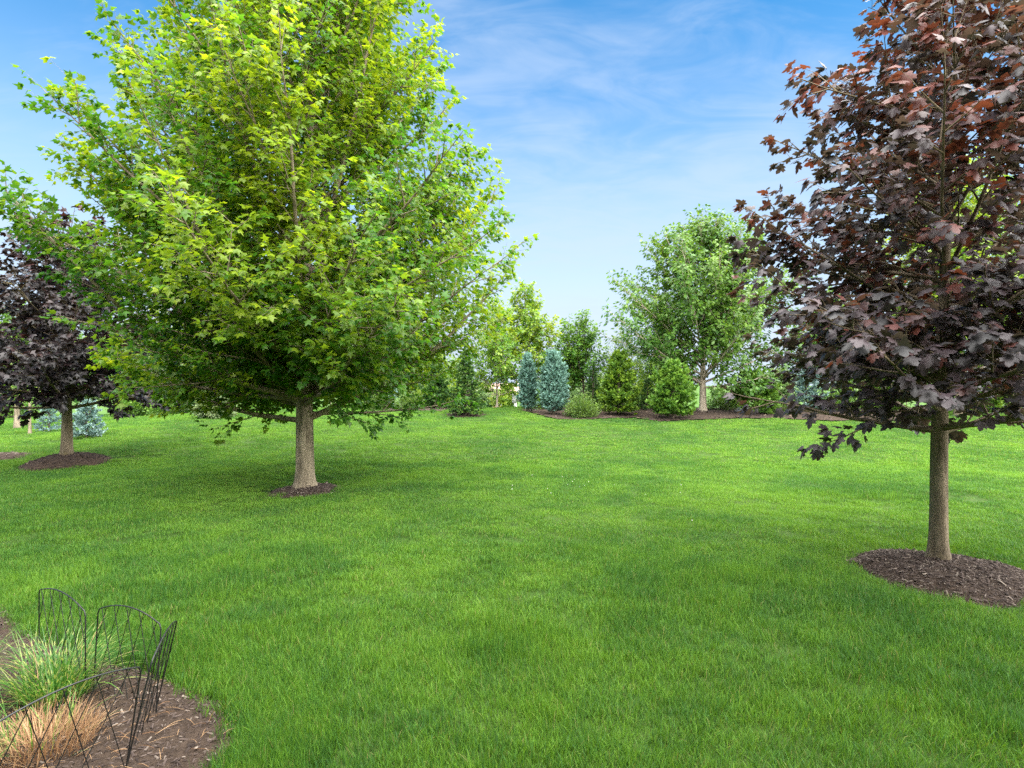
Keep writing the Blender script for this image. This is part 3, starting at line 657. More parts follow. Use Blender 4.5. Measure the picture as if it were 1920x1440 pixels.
btree('airy_tree', 403, 985, 25, 5.6, ov(1.45, [(0.1, .4), (0.25, .9), (0.45, 1.0), (0.62, .9), (0.8, .5), (0.92, .25), (1.02, .03)]), 'slender pale green tree with open crown behind the blue junipers', M['pale_leaf'], M['bark_pale'], 28, 0.8, 0.06, (0.13, 0.19), 9000, droop=0.6)
btree('airy_tree', 404, 932, 23.5, 4.3, ov(1.3), 'light green young tree beside the right edge of the green maple', M['pale_leaf'], M['bark_pale'], 24, 0.35, 0.045, (0.11, 0.17), 9000, top_young=0.2)
btree('upright_tree', 405, 1066, 23.4, 3.45, ov(0.55), 'left one of two narrow upright green trees behind the right juniper', M['mid_leaf'], M['bark_dark'], 26, 0.4, 0.05, (0.10, 0.15), 7000, (50, 74), sec_max=0.5)
btree('upright_tree', 406, 1094, 23.0, 3.7, ov(0.72), 'right one of two narrow upright green trees, taller, behind the round shrub', M['mid_leaf'], M['bark_dark'], 30, 0.4, 0.05, (0.10, 0.15), 9000, (50, 74), sec_max=0.5)
btree('airy_tree', 407, 1168, 22.6, 2.9, ov(0.8), 'pale feathery tree top rising behind the first round pine', M['pale_leaf'], M['bark_dark'], 22, 0.5, 0.045, (0.06, 0.10), 2600, (45, 70))
btree('broadleaf_tree', 408, 1560, 23, 4.6, ov(2.2), 'mid green tree low behind the left side of the near purple maple', M['mid_leaf'], M['bark_dark'], 28, 0.6, 0.09, (0.12, 0.19), 15000)
btree('broadleaf_tree', 409, 1235, 25, 3.2, ov(1.3), 'green bushy tree between the two round pines, partly hidden', M['tree_leaf'], M['bark_dark'], 20, 0.5, 0.05, (0.11, 0.17), 6000)
btree('broadleaf_tree', 410, 1905, 21.5, 4.2, ov(1.7), 'low green tree behind the near purple maple at the right margin', M['tree_leaf'], M['bark_dark'], 22, 0.6, 0.07, (0.11, 0.17), 9000)
# left side
LF = 'trees beyond the left lawn'
btree('broadleaf_tree', 421, 470, 27, 4.6, ov(2.3), 'green tree behind the low left limb of the green maple', M['tree_leaf'], M['bark_dark'], 26, 0.6, 0.09, (0.14, 0.22), 13000, group=LF)
btree('broadleaf_tree', 422, 345, 30, 4.6, ov(2.4), 'pale green tree between the two maples on the left', M['far_leaf'], M['bark_dark'], 26, 0.6, 0.09, (0.14, 0.22), 12000, group=LF)
btree('broadleaf_tree', 423, 225, 31, 5.0, ov(2.3), 'green tree right behind the dark purple maple trunk', M['tree_leaf'], M['bark_dark'], 26, 0.8, 0.09, (0.14, 0.22), 12000, group=LF)
btree('broadleaf_tree', 424, 32, 19.6, 4.2, ov(1.7), 'green tree with short thick trunk at the far left edge', M['tree_leaf'], M['bark_grey'], 26, 0.8, 0.09, (0.12, 0.18), 13000, group=LF)
btree('broadleaf_tree', 425, 90, 36, 6.0, ov(3.2), 'farthest dark green tree at the left behind the sapling', M['mid_leaf'], M['bark_dark'], 28, 0.7, 0.11, (0.18, 0.26), 13000, group=LF)
btree('sapling', 426, 56, 16.4, 2.3, ov(0.8), 'thin small-leaved sapling on the lawn left of the blue spruces', M['pale_leaf'], M['bark_grey'], 14, 0.55, 0.04, (0.06, 0.10), 900, (40, 66), group=LF)
btree('broadleaf_tree', 427, 640, 27, 4.2, ov(2.1), 'green tree directly behind the green maple trunk', M['far_leaf'], M['bark_dark'], 26, 0.6, 0.09, (0.14, 0.22), 11000, group=LF)
btree('broadleaf_tree', 428, 775, 27, 4.0, ov(1.8), 'light green tree behind the shrubs left of the dark hemlock', M['pale_leaf'], M['bark_dark'], 26, 0.5, 0.08, (0.13, 0.20), 10000, group=LF)

# ------------------------------------------------------------------ conifers
def gen_conifer(seed, H, R, prof, whorl=0.16, nb=6, elev=(5, 50), needle=0.09, nsp=0.02, bsp=0.09, wid=1.0, curve=0.35, young=0.5, z0=0.06, blet=0.42, plane=0.35, up=0.0):
    rng = np.random.default_rng(seed); pz = np.array([p[0] for p in prof]) * H; pr_ = np.array([p[1] for p in prof]) * R
    mb = MB(); mb.add(*tube(np.array([(0, 0, -0.05), (0, 0, H * 0.5), (0, 0, H)]), np.array([0.018 * H + 0.01, 0.012 * H, 0.004]), 8))
    br = MB(); P_, A_, S_, Y_ = [], [], [], []
    def needles(p0, p1, y):
        L = np.linalg.norm(p1 - p0); n = max(3, int(L / nsp)); s = rng.random(n) ** 0.8; d = (p1 - p0) / max(L, 1e-6)
        P_.append(p0 + s[:, None] * (p1 - p0)); a = d[None] * 0.9 + nrmz(rng.normal(0, 1, (n, 3))) * 0.75; A_.append(a); S_.append(needle * rng.uniform(0.7, 1.2, n)); Y_.append(np.clip(y * s + rng.normal(0, .15, n), 0, 1))
    z = z0 * H + 0.03; k_ = 0
    while z < H * 0.985:
        t = z / H; r = float(np.interp(z, pz, pr_)); n = max(3, int(nb * (0.6 + 0.6 * (1 - t)))); e0 = radians(elev[0] + (elev[1] - elev[0]) * t)
        for j in range(n):
            az = k_ * 1.3 + j * 2 * pi / n + rng.normal(0, 0.2); e = e0 + rng.normal(0, 0.1); L = r / max(cos(e), 0.35) * rng.uniform(0.75, 1.12); p = np.array([0, 0, z + rng.normal(0, .03)])
            d = np.array([cos(az) * cos(e), sin(az) * cos(e), sin(e)]); ns = max(3, int(L / 0.1)); pts = [p]
            for _ in range(ns): d = nrmz(d + np.array([0, 0, curve * L / ns])); p = p + d * L / ns; pts.append(p)
            pts = np.array(pts); br.add(*tube(pts, np.linspace(0.008 + 0.006 * L, 0.002, len(pts)), 4)); yb = young * rng.random()
            for q in range(len(pts) - 1):
                if q >= len(pts) // 4: needles(pts[q], pts[q + 1], yb * q / ns)
            nbl = max(2, int(L / bsp))
            for q in range(nbl):
                s = 0.22 + 0.78 * (q + rng.random()) / nbl; jj = min(len(pts) - 2, int(s * (len(pts) - 1))); pp = pts[jj]; dd = nrmz(pts[jj + 1] - pts[jj]); u, v = frm(dd)
                sgn = 1 if q % 2 else -1; aa = radians(rng.uniform(30, 55)); dl = nrmz(dd * cos(aa) + (u * sgn + v * rng.normal(0, plane)) * sin(aa) + np.array([0, 0, up])); Ll = (blet * (1 - s) * L + needle * 1.2) * rng.uniform(0.7, 1.2)
                needles(pp, pp + dl * Ll, min(1, yb + 0.35))
        z += whorl * (1.0 - 0.45 * t) * rng.uniform(0.8, 1.2); k_ += 1
    needles(np.array([0, 0, H * 0.9]), np.array([0, 0, H * 1.03]), 0.6)
    P = np.concatenate(P_); A = np.concatenate(A_); N = len(P)
    L = dict(p=P, a=A, n=rng.normal(0, 1, (N, 3)) + np.array([0, 0, 0.8]), s=np.concatenate(S_), t=np.stack([rng.random(N), np.concatenate(Y_), rng.random(N)], -1))
    if wid != 1.0: L['w'] = wid
    return mb, br, L
def conifer(name, seed, px, base_py, d, H, R, prof, label, cat, mat, barkmat='bark_dark', group='evergreens on the berm', maxn=17000, wid=1.7, **kw):
    if d is None: x, d = hit(px, base_py)
    else: x = at(px, d)
    mb, br, L = gen_conifer(seed, H, R, prof, **kw); root = empty(name, (x, d, gz(x, d)), label, cat, group)
    obj('trunk', mb.mesh('trunk', M[barkmat], True), root); obj('branches', br.mesh('branches', M[barkmat], True), root)
    N = len(L['p']); rng = np.random.default_rng(seed)
    if N > maxn: keep = np.zeros(N, bool); keep[rng.permutation(N)[:maxn]] = True; L = sub(L, keep)
    print(name, 'needles', N, H)
    V0, F0 = SHAPES['needle']; SHAPES['needle_w'] = (V0 * np.array([wid, 1, 1]), F0)
    c = obj('crown', leaf_mesh('crown', L, 'needle_w', M[mat]), root); c['kind'] = 'stuff'; return root
CONE = [(0.0, .75), (0.12, 1.0), (0.35, .85), (0.6, .55), (0.8, .3), (1.0, .03)]
ROUND = [(0.0, .75), (0.15, 1.0), (0.35, .92), (0.55, .7), (0.75, .42), (0.9, .2), (1.0, .05)]
COL = [(0.0, .85), (0.15, 1.0), (0.35, .95), (0.6, .68), (0.8, .38), (0.92, .18), (1.0, .03)]
conifer('blue_juniper', 501, 989, 773, None, 2.0, 0.44, COL, 'narrower, left one of two upright blue junipers', 'juniper', 'blue', elev=(28, 76), curve=0.5, whorl=0.11, nb=8, needle=0.085, nsp=0.016, up=0.3, wid=1.5, group='blue junipers', young=0.9, blet=0.55, z0=0.03)
conifer('blue_juniper', 502, 1038, 778, None, 2.0, 0.60, COL, 'broader, right one of two upright blue junipers, with ragged top', 'juniper', 'blue', elev=(24, 76), curve=0.5, whorl=0.11, nb=8, needle=0.095, nsp=0.016, up=0.25, wid=1.5, group='blue junipers', young=1.0, blet=0.55, z0=0.03)
conifer('round_pine', 503, 1160, 779, None, 2.15, 0.80, ROUND, 'soft green pine right of the round shrub', 'pine', 'pine', wid=1.7, elev=(5, 55), needle=0.11, nsp=0.011, young=0.8)
conifer('round_pine', 504, 1262, 786, None, 1.75, 0.82, ROUND, 'bright green pine left of the forked tree trunk', 'pine', 'bright_pine', wid=1.7, elev=(8, 55), needle=0.11, nsp=0.011, young=1.0)
conifer('round_pine', 505, 1416, 777, None, 1.45, 0.95, ROUND, 'broad green pine right of the forked tree trunk', 'pine', 'bright_pine', elev=(5, 50), needle=0.11, nsp=0.011, young=0.7)
conifer('blue_spruce', 506, 1512, None, 21.0, 1.9, 0.75, CONE, 'blue-green spruce behind the lower left of the near purple maple', 'spruce', 'blue_spruce', needle=0.08, nsp=0.010, wid=1.5)
conifer('dark_hemlock', 507, 874, 780, None, 2.15, 0.72, [(0, .85), (0.1, 1.0), (0.3, .8), (0.55, .52), (0.8, .33), (1.0, .05)], 'dark conical hemlock standing forward of the berm near the centre', 'hemlock', 'dark_spruce', elev=(-5, 45), needle=0.075, nsp=0.014, wid=2.4, curve=0.1, young=0.9, nb=8, whorl=0.12)
conifer('round_pine', 508, 820, None, 22.0, 1.9, 0.62, CONE, 'blue-green pine directly left of the dark hemlock', 'pine', 'dark_spruce', needle=0.11, nsp=0.011, young=0.4)
conifer('slim_spruce', 509, 1112, None, 21.8, 1.75, 0.42, CONE, 'small dark spruce between the round shrub and the first pine', 'spruce', 'dark_spruce', needle=0.08, nsp=0.010, wid=1.3)
conifer('blue_spruce', 510, 738, None, 22.2, 0.95, 0.25, CONE, 'small pale blue spruce among the shrubs behind the green maple', 'spruce', 'blue_spruce', needle=0.07, nsp=0.016, wid=1.3)
conifer('blue_spruce', 511, 162, 821, None, 0.95, 0.52, CONE, 'low silvery blue spruce just right of the dark purple maple trunk', 'spruce', 'blue_spruce', group=LF, needle=0.07, nsp=0.010, wid=1.8, whorl=0.13, nb=8, young=1.0, blet=0.5)
conifer('blue_spruce', 512, 92, 811, None, 0.85, 0.45, CONE, 'blue spruce between the sapling and the dark purple maple trunk', 'spruce', 'blue_spruce', group=LF, needle=0.07, nsp=0.012, wid=1.6, whorl=0.15, nb=7)
conifer('dark_hemlock', 513, 352, None, 26.5, 1.3, 0.6, CONE, 'small dark evergreen left of the silvery bush', 'hemlock', 'dark_spruce', group=LF, needle=0.09, nsp=0.016, wid=1.6)
conifer('slim_spruce', 514, 1214, None, 21.5, 1.1, 0.45, CONE, 'small dark evergreen between the two pines left of the forked tree', 'spruce', 'dark_spruce', needle=0.08, nsp=0.010, wid=1.4)
conifer('round_pine', 515, 1655, None, 20.5, 1.5, 0.8, ROUND, 'yellow-green pine low behind the middle of the near purple maple', 'pine', 'bright_pine', needle=0.11, nsp=0.011, young=1.0)
conifer('round_pine', 516, 1850, None, 19.5, 1.6, 0.8, ROUND, 'green pine low behind the near purple maple at its right side', 'pine', 'pine', needle=0.11, nsp=0.011, young=0.6)

# ------------------------------------------------------------------ shrubs
def shrub(name, seed, px, base_py, d, H, R, label, mat, n=5000, leaf=(0.035, 0.06), group='shrubs on the berm', kind='kite'):
    if d is None: x, d = hit(px, base_py)
    else: x = at(px, d)
    rng = np.random.default_rng(seed); root = empty(name, (x, d, gz(x, d)), label, 'shrub', group); st = MB(); P, A, Y = [], [], []
    ns = 60
    for i in range(ns):
        az = i * 2.39996; e = math.acos(rng.uniform(0.05, 1.0)); dirv = np.array([sin(e) * cos(az), sin(e) * sin(az), cos(e)])
        tip = np.array([dirv[0] * R, dirv[1] * R, dirv[2] * H * 0.92 + 0.06 * H]) * rng.uniform(0.82, 1.08); b0 = np.array([rng.normal(0, .05), rng.normal(0, .05), -0.02])
        mid = (b0 + tip) / 2 + np.array([dirv[0], dirv[1], 0]) * R * 0.1; st.add(*tube(np.array([b0, mid, tip]), np.array([0.010, 0.006, 0.002]), 4))
        m = n // ns; s = rng.uniform(0.35, 1.02, m) ** 0.7; base = b0 + (tip - b0) * s[:, None]; off = rng.normal(0, 0.11 * (R + H) / 2, (m, 3))
        P.append(base + off); a = nrmz(off) * 0.6 + dirv + rng.normal(0, .4, (m, 3)); A.append(a); Y.append(np.clip(s * rng.uniform(0.2, 1) + rng.normal(0, .15, m), 0, 1))
    P = np.concatenate(P); A = np.concatenate(A); Y = np.concatenate(Y); ok = P[:, 2] > 0.02; P, A, Y = P[ok], A[ok], Y[ok]; N = len(P)
    L = dict(p=P, a=A, n=rng.normal(0, .6, (N, 3)) + np.array([0, 0, 1.0]), s=rng.uniform(*leaf, N), t=np.stack([rng.random(N), Y, rng.random(N)], -1))
    obj('stems', st.mesh('stems', M['bark_dark'], True), root); c = obj('foliage', leaf_mesh('foliage', L, kind, M[mat]), root); c['kind'] = 'stuff'; return root
shrub('round_shrub', 601, 1090, 783, None, 0.78, 0.58, 'round dark green clipped shrub right of the blue junipers', 'shrub', 7000)
shrub('silver_shrub', 602, 402, 783, None, 0.85, 0.62, 'silvery green spreading bush alone on the lawn left of the green maple', 'grey_leaf', 5000, (0.06, 0.10), LF)
shrub('round_shrub', 603, 768, None, 21.9, 0.62, 0.62, 'rounded olive shrub in front of the row, left of the blue-green pine', 'shrub', 5000, (0.04, 0.07))
shrub('round_shrub', 604, 716, None, 22.3, 0.75, 0.5, 'dark shrub at the left end of the mulch behind the green maple', 'shrub', 4500, (0.04, 0.07))
shrub('round_shrub', 605, 500, None, 25, 0.7, 1.0, 'low wide green bush behind the lower left limb of the green maple', 'mid_leaf', 4500, (0.07, 0.11), LF)
shrub('round_shrub', 606, 318, None, 27, 0.9, 0.9, 'green bush at the lawn edge right of the dark purple maple', 'mid_leaf', 4500, (0.07, 0.11), LF)
shrub('round_shrub', 607, 795, None, 22.6, 0.9, 0.5, 'light green shrub between the olive shrub and the blue-green pine', 'pale_leaf', 4000, (0.04, 0.07))
shrub('round_shrub', 608, 1135, None, 21.6, 0.55, 0.5, 'small olive shrub at the foot of the first pine', 'shrub', 3000, (0.04, 0.06))
shrub('round_shrub', 609, 1465, None, 20.0, 0.6, 0.5, 'small green shrub right of the broad pine under the purple maple branches', 'shrub', 3000, (0.04, 0.06))
shrub('round_shrub', 610, 250, None, 28, 1.0, 1.0, 'green bush behind the blue spruce right of the purple maple trunk', 'tree_leaf', 4000, (0.08, 0.12), LF)
shrub('round_shrub', 611, 20, None, 27, 1.0, 1.3, 'dark green bush behind the thick trunk at the left edge', 'mid_leaf', 4000, (0.08, 0.12), LF)

shrub('round_shrub', 612, 1012, None, 22.6, 0.95, 0.7, 'leafy green shrub in the gap behind the two blue junipers', 'mid_leaf', 3500, (0.05, 0.08))
shrub('round_shrub', 613, 1196, None, 22.4, 1.15, 0.8, 'light green shrub behind the gap between the two round pines', 'pale_leaf', 3500, (0.05, 0.08))
shrub('round_shrub', 614, 1130, None, 22.8, 1.2, 0.8, 'green shrub behind the small dark spruce left of the first pine', 'mid_leaf', 3500, (0.05, 0.08))
shrub('round_shrub', 615, 1358, None, 22.2, 0.75, 0.8, 'low green shrub just right of the forked tree trunk', 'tree_leaf', 3500, (0.05, 0.08))
shrub('round_shrub', 616, 1560, None, 21.0, 0.8, 0.9, 'low green shrub behind the lowest left leaves of the near purple maple', 'mid_leaf', 3500, (0.05, 0.08))
shrub('round_shrub', 617, 845, None, 22.8, 1.1, 0.8, 'leafy light green shrub between the blue-green pine and the dark hemlock', 'pale_leaf', 3500, (0.05, 0.08))
shrub('round_shrub', 618, 665, None, 23.5, 0.8, 0.9, 'low green shrub seen right of the green maple trunk', 'mid_leaf', 3500, (0.05, 0.08))

# ------------------------------------------------------------------ beyond the berm
def distant():
    T = gen_tree(701, 7.0, [(a * 7.0, b) for a, b in ov(3.0)], 22, 1.0, 0.12, elev=(25, 62), sec_sp=0.6, twig_sp=0.5, leaf_sp=0.2, leaf=(0.35, 0.6))
    protos = []
    labels = ['pale distant tree far beyond the berm, seen left of the white post', 'distant round tree far behind the blue junipers', 'distant tree far behind the first pine', 'distant tree far beyond the gap left of the forked trunk', 'distant tree beyond the forked tree trunk',
              'distant tree far behind the broad pine', 'distant tree far behind the near purple maple trunk', 'distant tree far beyond the right edge', 'distant tree far behind the dark hemlock', 'distant tree far behind the shrubs left of the hemlock', 'distant tree far behind the green maple trunk',
              'distant tree far beyond the low left limb of the green maple', 'distant tree far beyond the silvery bush', 'distant tree far behind the dark purple maple']
    spots = [(938, 95, .62), (1012, 120, .8), (1150, 130, .8), (1240, 110, .7), (1345, 150, .8), (1440, 120, .8), (1700, 100, .8), (1900, 110, .9), (868, 120, .9), (770, 110, .9), (620, 90, .9), (470, 80, .9), (370, 85, 1.0), (160, 70, 1.0)]
    first = None
    for (px, d, s), lb in zip(spots, labels):
        x = at(px, d); loc = (x, d, gz(x, d) - 0.1)
        if first is None:
            first = plant_tree('distant_tree', T, loc, 'kite', M['far_leaf'], M['bark_dark'], lb, 'tree', 'distant trees', 5000, 0, False, 5); r = first
        else:
            r = first.copy(); C.objects.link(r); r.location = loc; r['label'] = lb
            for ch in list(first.children): c = ch.copy(); C.objects.link(c); c.parent = r
        r.scale = (s, s, s); r.rotation_euler = (0, 0, px * 0.7)
distant()

def house():
    d = 72; xc = at(918, d); g = gz(xc, d); root = empty('house', (xc, d, g), 'distant white house with a pinkish brown roof, glimpsed left of the white post', 'house')
    W, D, h = 3.4, 4.0, 2.75
    V, F = boxm(-W, W, -D, D, -0.3, h); obj('wall', mesh('wall', V, F, M['white']), root)
    e = 0.45; rz = h + 1.75
    V = np.array([(-W - e, -D - e, h - 0.15), (W + e, -D - e, h - 0.15), (W + e, 0, rz), (-W - e, 0, rz), (-W - e, D + e, h - 0.15), (W + e, D + e, h - 0.15)]); V2 = V + np.array([0, 0, 0.16])
    V = np.concatenate([V, V2]); F = [(6, 7, 8, 9), (9, 8, 11, 10), (0, 3, 2, 1), (3, 4, 5, 2), (0, 1, 7, 6), (4, 10, 11, 5), (0, 6, 9, 3), (3, 9, 10, 4), (1, 2, 8, 7), (2, 5, 11, 8)]
    roof = obj('roof', mesh('roof', V, F, M['roof']), root)
    V, F = boxm(-2.1, -1.5, 0.4, 1.0, h + 0.8, rz + 0.7); obj('chimney', mesh('chimney', V, F, M['brick']), roof)
    V, F = boxm(-W - 0.02, W + 0.02, -D - 0.03, -D - 0.005, h - 0.35, h - 0.16); obj('fascia', mesh('fascia', V, F, M['white']), root)
    Vp, Fp = boxm(-0.55, 0.55, -0.02, 0.02, 0, 1.3); Vf = [boxm(-0.65, 0.65, -0.05, -0.021, -0.1, 0.0), boxm(-0.65, 0.65, -0.05, -0.021, 1.3, 1.4), boxm(-0.65, -0.55, -0.05, -0.021, 0, 1.3), boxm(0.55, 0.65, -0.05, -0.021, 0, 1.3), boxm(-0.03, 0.03, -0.05, -0.021, 0, 1.3)]
    mw = mesh('pane', Vp, Fp, M['glass']); fb = MB(); [fb.add(*q) for q in Vf]; mf = fb.mesh('frame', M['white'])
    for x in (-2.3, -0.8, 2.6):
        o = obj('window', mw, root, (x, -D - 0.03, 1.0)); obj('frame', mf, o)
    V, F = boxm(0.5, 1.45, -D - 0.06, -D - 0.01, 0.0, 2.1); dr = obj('door', mesh('door', V, F, M['brick']), root)
    V, F = boxm(0.58, 0.66, -D - 0.12, -D - 0.06, 0.98, 1.06); obj('handle', mesh('handle', V, F, M['wire']), dr)
house()
def post():
    d = 23.6; x = at(964, d); g = gz(x, d); root = empty('white_post', (x, d, g), 'narrow white post with a wider upper half beside the left blue juniper', 'post'); top = EYE - (734 - 720) / FPX * d - g; brk = EYE - (755 - 720) / FPX * d - g
    V, F = boxm(0.0, 0.085, -0.04, 0.04, -0.05, brk); obj('shaft', mesh('shaft', V, F, M['white']), root)
    V, F = boxm(-0.085, 0.086, -0.07, 0.07, brk, top - 0.03); obj('upper_box', mesh('upper_box', V, F, M['white']), root)
    V = np.array([(-.1, -.085, top - .03), (.1, -.085, top - .03), (.1, .085, top - .03), (-.1, .085, top - .03), (0, 0, top + .03)]); obj('cap', mesh('cap', V, [(3, 2, 1, 0), (0, 1, 4), (1, 2, 4), (2, 3, 4), (3, 0, 4)], M['white']), root)
post()

# trees between the berm and the far lawn, copies of trees already built
def copy_tree(src, loc, s, rz, label, group):
    r = src.copy(); C.objects.link(r); r.location = loc; r.scale = (s, s, s); r.rotation_euler = (0, 0, rz); r['label'] = label; r['group'] = group
    for ch in list(src.children): c = ch.copy(); C.objects.link(c); c.parent = r
roots = {o['label']: o for o in C.objects if o.type == 'EMPTY' and 'label' in o}
def src(t): return next(o for l, o in roots.items() if t in l)
A_, B_, C_ = src('directly behind the green maple trunk'), src('pale green tree between the two maples'), src('light green tree behind the shrubs')
for px, d, s_, p_, lb in ((905, 40, 0.60, B_, 'low pale tree in the gap right of the dark hemlock'), (948, 37, 0.55, C_, 'low yellow-green tree in the gap left of the white post'), (1015, 36, 0.60, A_, 'low green tree behind the pair of blue junipers'),
        (1070, 38, 0.70, B_, 'low pale tree behind the two upright trees'), (1130, 36, 0.65, A_, 'low green tree behind the round shrub and first pine'), (1205, 38, 0.65, C_, 'low light green tree behind the gap between the pines'), (1268, 37, 0.6, A_, 'low green tree behind the bright pine'),
        (1375, 42, 0.50, B_, 'low pale tree right of the forked trunk, beyond the berm'), (1460, 36, 0.75, A_, 'low green tree behind the right edge of the broad pine'), (1620, 34, 0.85, B_, 'pale tree behind the middle of the near purple maple'), (1720, 32, 0.95, A_, 'green tree behind the trunk of the near purple maple'), (1890, 30, 0.9, C_, 'light green tree low at the right margin behind the purple maple'),
        (850, 36, 0.85, A_, 'green tree directly behind the dark hemlock'), (700, 34, 0.9, B_, 'pale tree behind the low right limb of the green maple'), (560, 33, 1.0, A_, 'green tree left behind the green maple trunk'), (420, 36, 1.1, C_, 'light green tree behind the silvery bush'), (290, 38, 1.1, A_, 'green tree beyond the lawn between the two left maples'), (170, 42, 1.3, B_, 'pale tree beyond the blue spruce'), (-10, 30, 1.0, A_, 'green tree beyond the left margin of the lawn')):
    x = at(px, d); copy_tree(p_, (x, d, gz(x, d) - 0.05), s_, px * 0.37, lb, 'trees between berm and far lawn')

# unseen house behind the viewpoint, placed and sized to shade the near lawn
def shade_house():
    root = empty('house', (-1, -5.2, gz(-1, -5.2)), 'tan sided house, unseen behind the viewpoint, placed to shade the near lawn', 'house'); W, D, h = 9.5, 4.0, 6.4; k = NT('tan_siding')
    c = k.mix(k.noise(2), (0.36, 0.31, 0.25), (0.42, 0.37, 0.30)); sid = k.done(k.pr(c, 0.7, 0.3))
    V, F = boxm(-W, W, -D, D, -0.2, h); wl = obj('wall', mesh('wall', V, F, sid), root)
    e = 0.5; rz = h + 2.6
    V = np.array([(-W - e, -D - e, h - 0.1), (W + e, -D - e, h - 0.1), (W + e, 0, rz), (-W - e, 0, rz), (-W - e, D + e, h - 0.1), (W + e, D + e, h - 0.1)]); V = np.concatenate([V, V + np.array([0, 0, 0.2])])
    obj('roof', mesh('roof', V, [(6, 7, 8, 9), (9, 8, 11, 10), (0, 3, 2, 1), (3, 4, 5, 2), (0, 1, 7, 6), (4, 10, 11, 5), (0, 6, 9, 3), (3, 9, 10, 4), (1, 2, 8, 7), (2, 5, 11, 8)], M['roof']), root)
    V, F = boxm(-0.6, 0.6, 0, 0.05, 0, 1.4); mp = mesh('pane', V, F, M['glass']); fb = MB()
    for q in (boxm(-0.72, 0.72, 0, 0.09, -0.1, -0.001), boxm(-0.72, 0.72, 0, 0.09, 1.401, 1.5), boxm(-0.72, -0.601, 0, 0.09, 0, 1.4), boxm(0.601, 0.72, 0, 0.09, 0, 1.4), boxm(-0.03, 0.03, 0.051, 0.08, 0, 1.4)): fb.add(*q)
    mf = fb.mesh('frame', M['white'])
    for x in (-7, -4, 4, 7):
        for z in (0.9, 3.6): o = obj('window', mp, root, (x, D + 0.005, z)); obj('frame', mf, o)
    V, F = boxm(-0.9, 0.9, D + 0.005, D + 0.06, 0.05, 2.15); dr = obj('door', mesh('door', V, F, M['glass']), root)
    V, F = boxm(-0.06, 0.06, D + 0.061, D + 0.12, 0.9, 1.2); obj('handle', mesh('handle', V, F, M['wire']), dr)
shade_house()

# ------------------------------------------------------------------ wire garden fence
def fence():
    root = empty('wire_fence', (-1.6, 2.5, gz(-1.6, 2.5)), 'low black wire garden fence with arched panels around the mulch bed', 'fence'); org = np.array(root.location)
    def rod(P, r, sides=6):
        P = np.asarray(P, float) - org; return tube(P, np.full(len(P), r), sides)
    panels = [((-2.71, 3.27), (-2.205, 2.95), (0.0, 0.0), 0.46), ((-2.19, 2.985), (-1.725, 2.765), (0.02, 0.01), 0.46), ((-1.765, 2.83), (-1.60, 2.37), (0.11, 0.0), 0.46), ((-1.575, 2.325), (-1.80, 1.80), (0.07, 0.0), 0.46), ((-3.2, 3.5), (-2.74, 3.29), (0.0, 0.0), 0.46)][:4]
    for (a, b, ln, h) in panels:
        a = np.array(a); b = np.array(b); za, zb = gz(*a), gz(*b); N = 24
        def pt(s, v): # s along, v height fraction of post height (m)
            p = a + (b - a) * s; z = za + (zb - za) * s + v; q = v / h; return np.array([p[0] + ln[0] * q, p[1] + ln[1] * q, z])
        arch = lambda s: h - 0.028 + 0.05 * (1 - (2 * s - 1) ** 2) if 0 < s < 1 else h - 0.028
        mb = MB(); c = 0.025
        top = [pt(0, -0.10), pt(0, 0.15), pt(0, h - 0.05)] + [pt(s, arch(s)) for s in np.linspace(0.02, 0.98, N)] + [pt(1, h - 0.05), pt(1, 0.15), pt(1, -0.10)]
        mb.add(*rod(top, 0.0034, 7)); fr = obj('panel_frame', mb.mesh('panel_frame', M['wire'], True), root)
        nb = 5
        for i in range(nb):
            for sg in (1, -1):
                s0 = (i + 0.5 + 0.12 * sg) / nb; s1 = s0 - sg * 0.30; z0_ = 0.03
                # bars end on the post if they run out of the panel
                vt = arch(min(max(s0, .02), .98)); f = 1.0
                if s1 < 0.0: f = (s0 - 0.0) / (s0 - s1)
                if s1 > 1.0: f = (1.0 - s0) / (s1 - s0)
                e = (s0 + (s1 - s0) * f, vt + (z0_ - vt) * f)
                V, F = rod([pt(s0, vt), pt(e[0], e[1])], 0.0019, 5); off = 0.003 * sg; V = V + np.array([off, off, 0]); obj('wire', mesh('wire', V, F, M['wire'], None, True), fr)
fence()

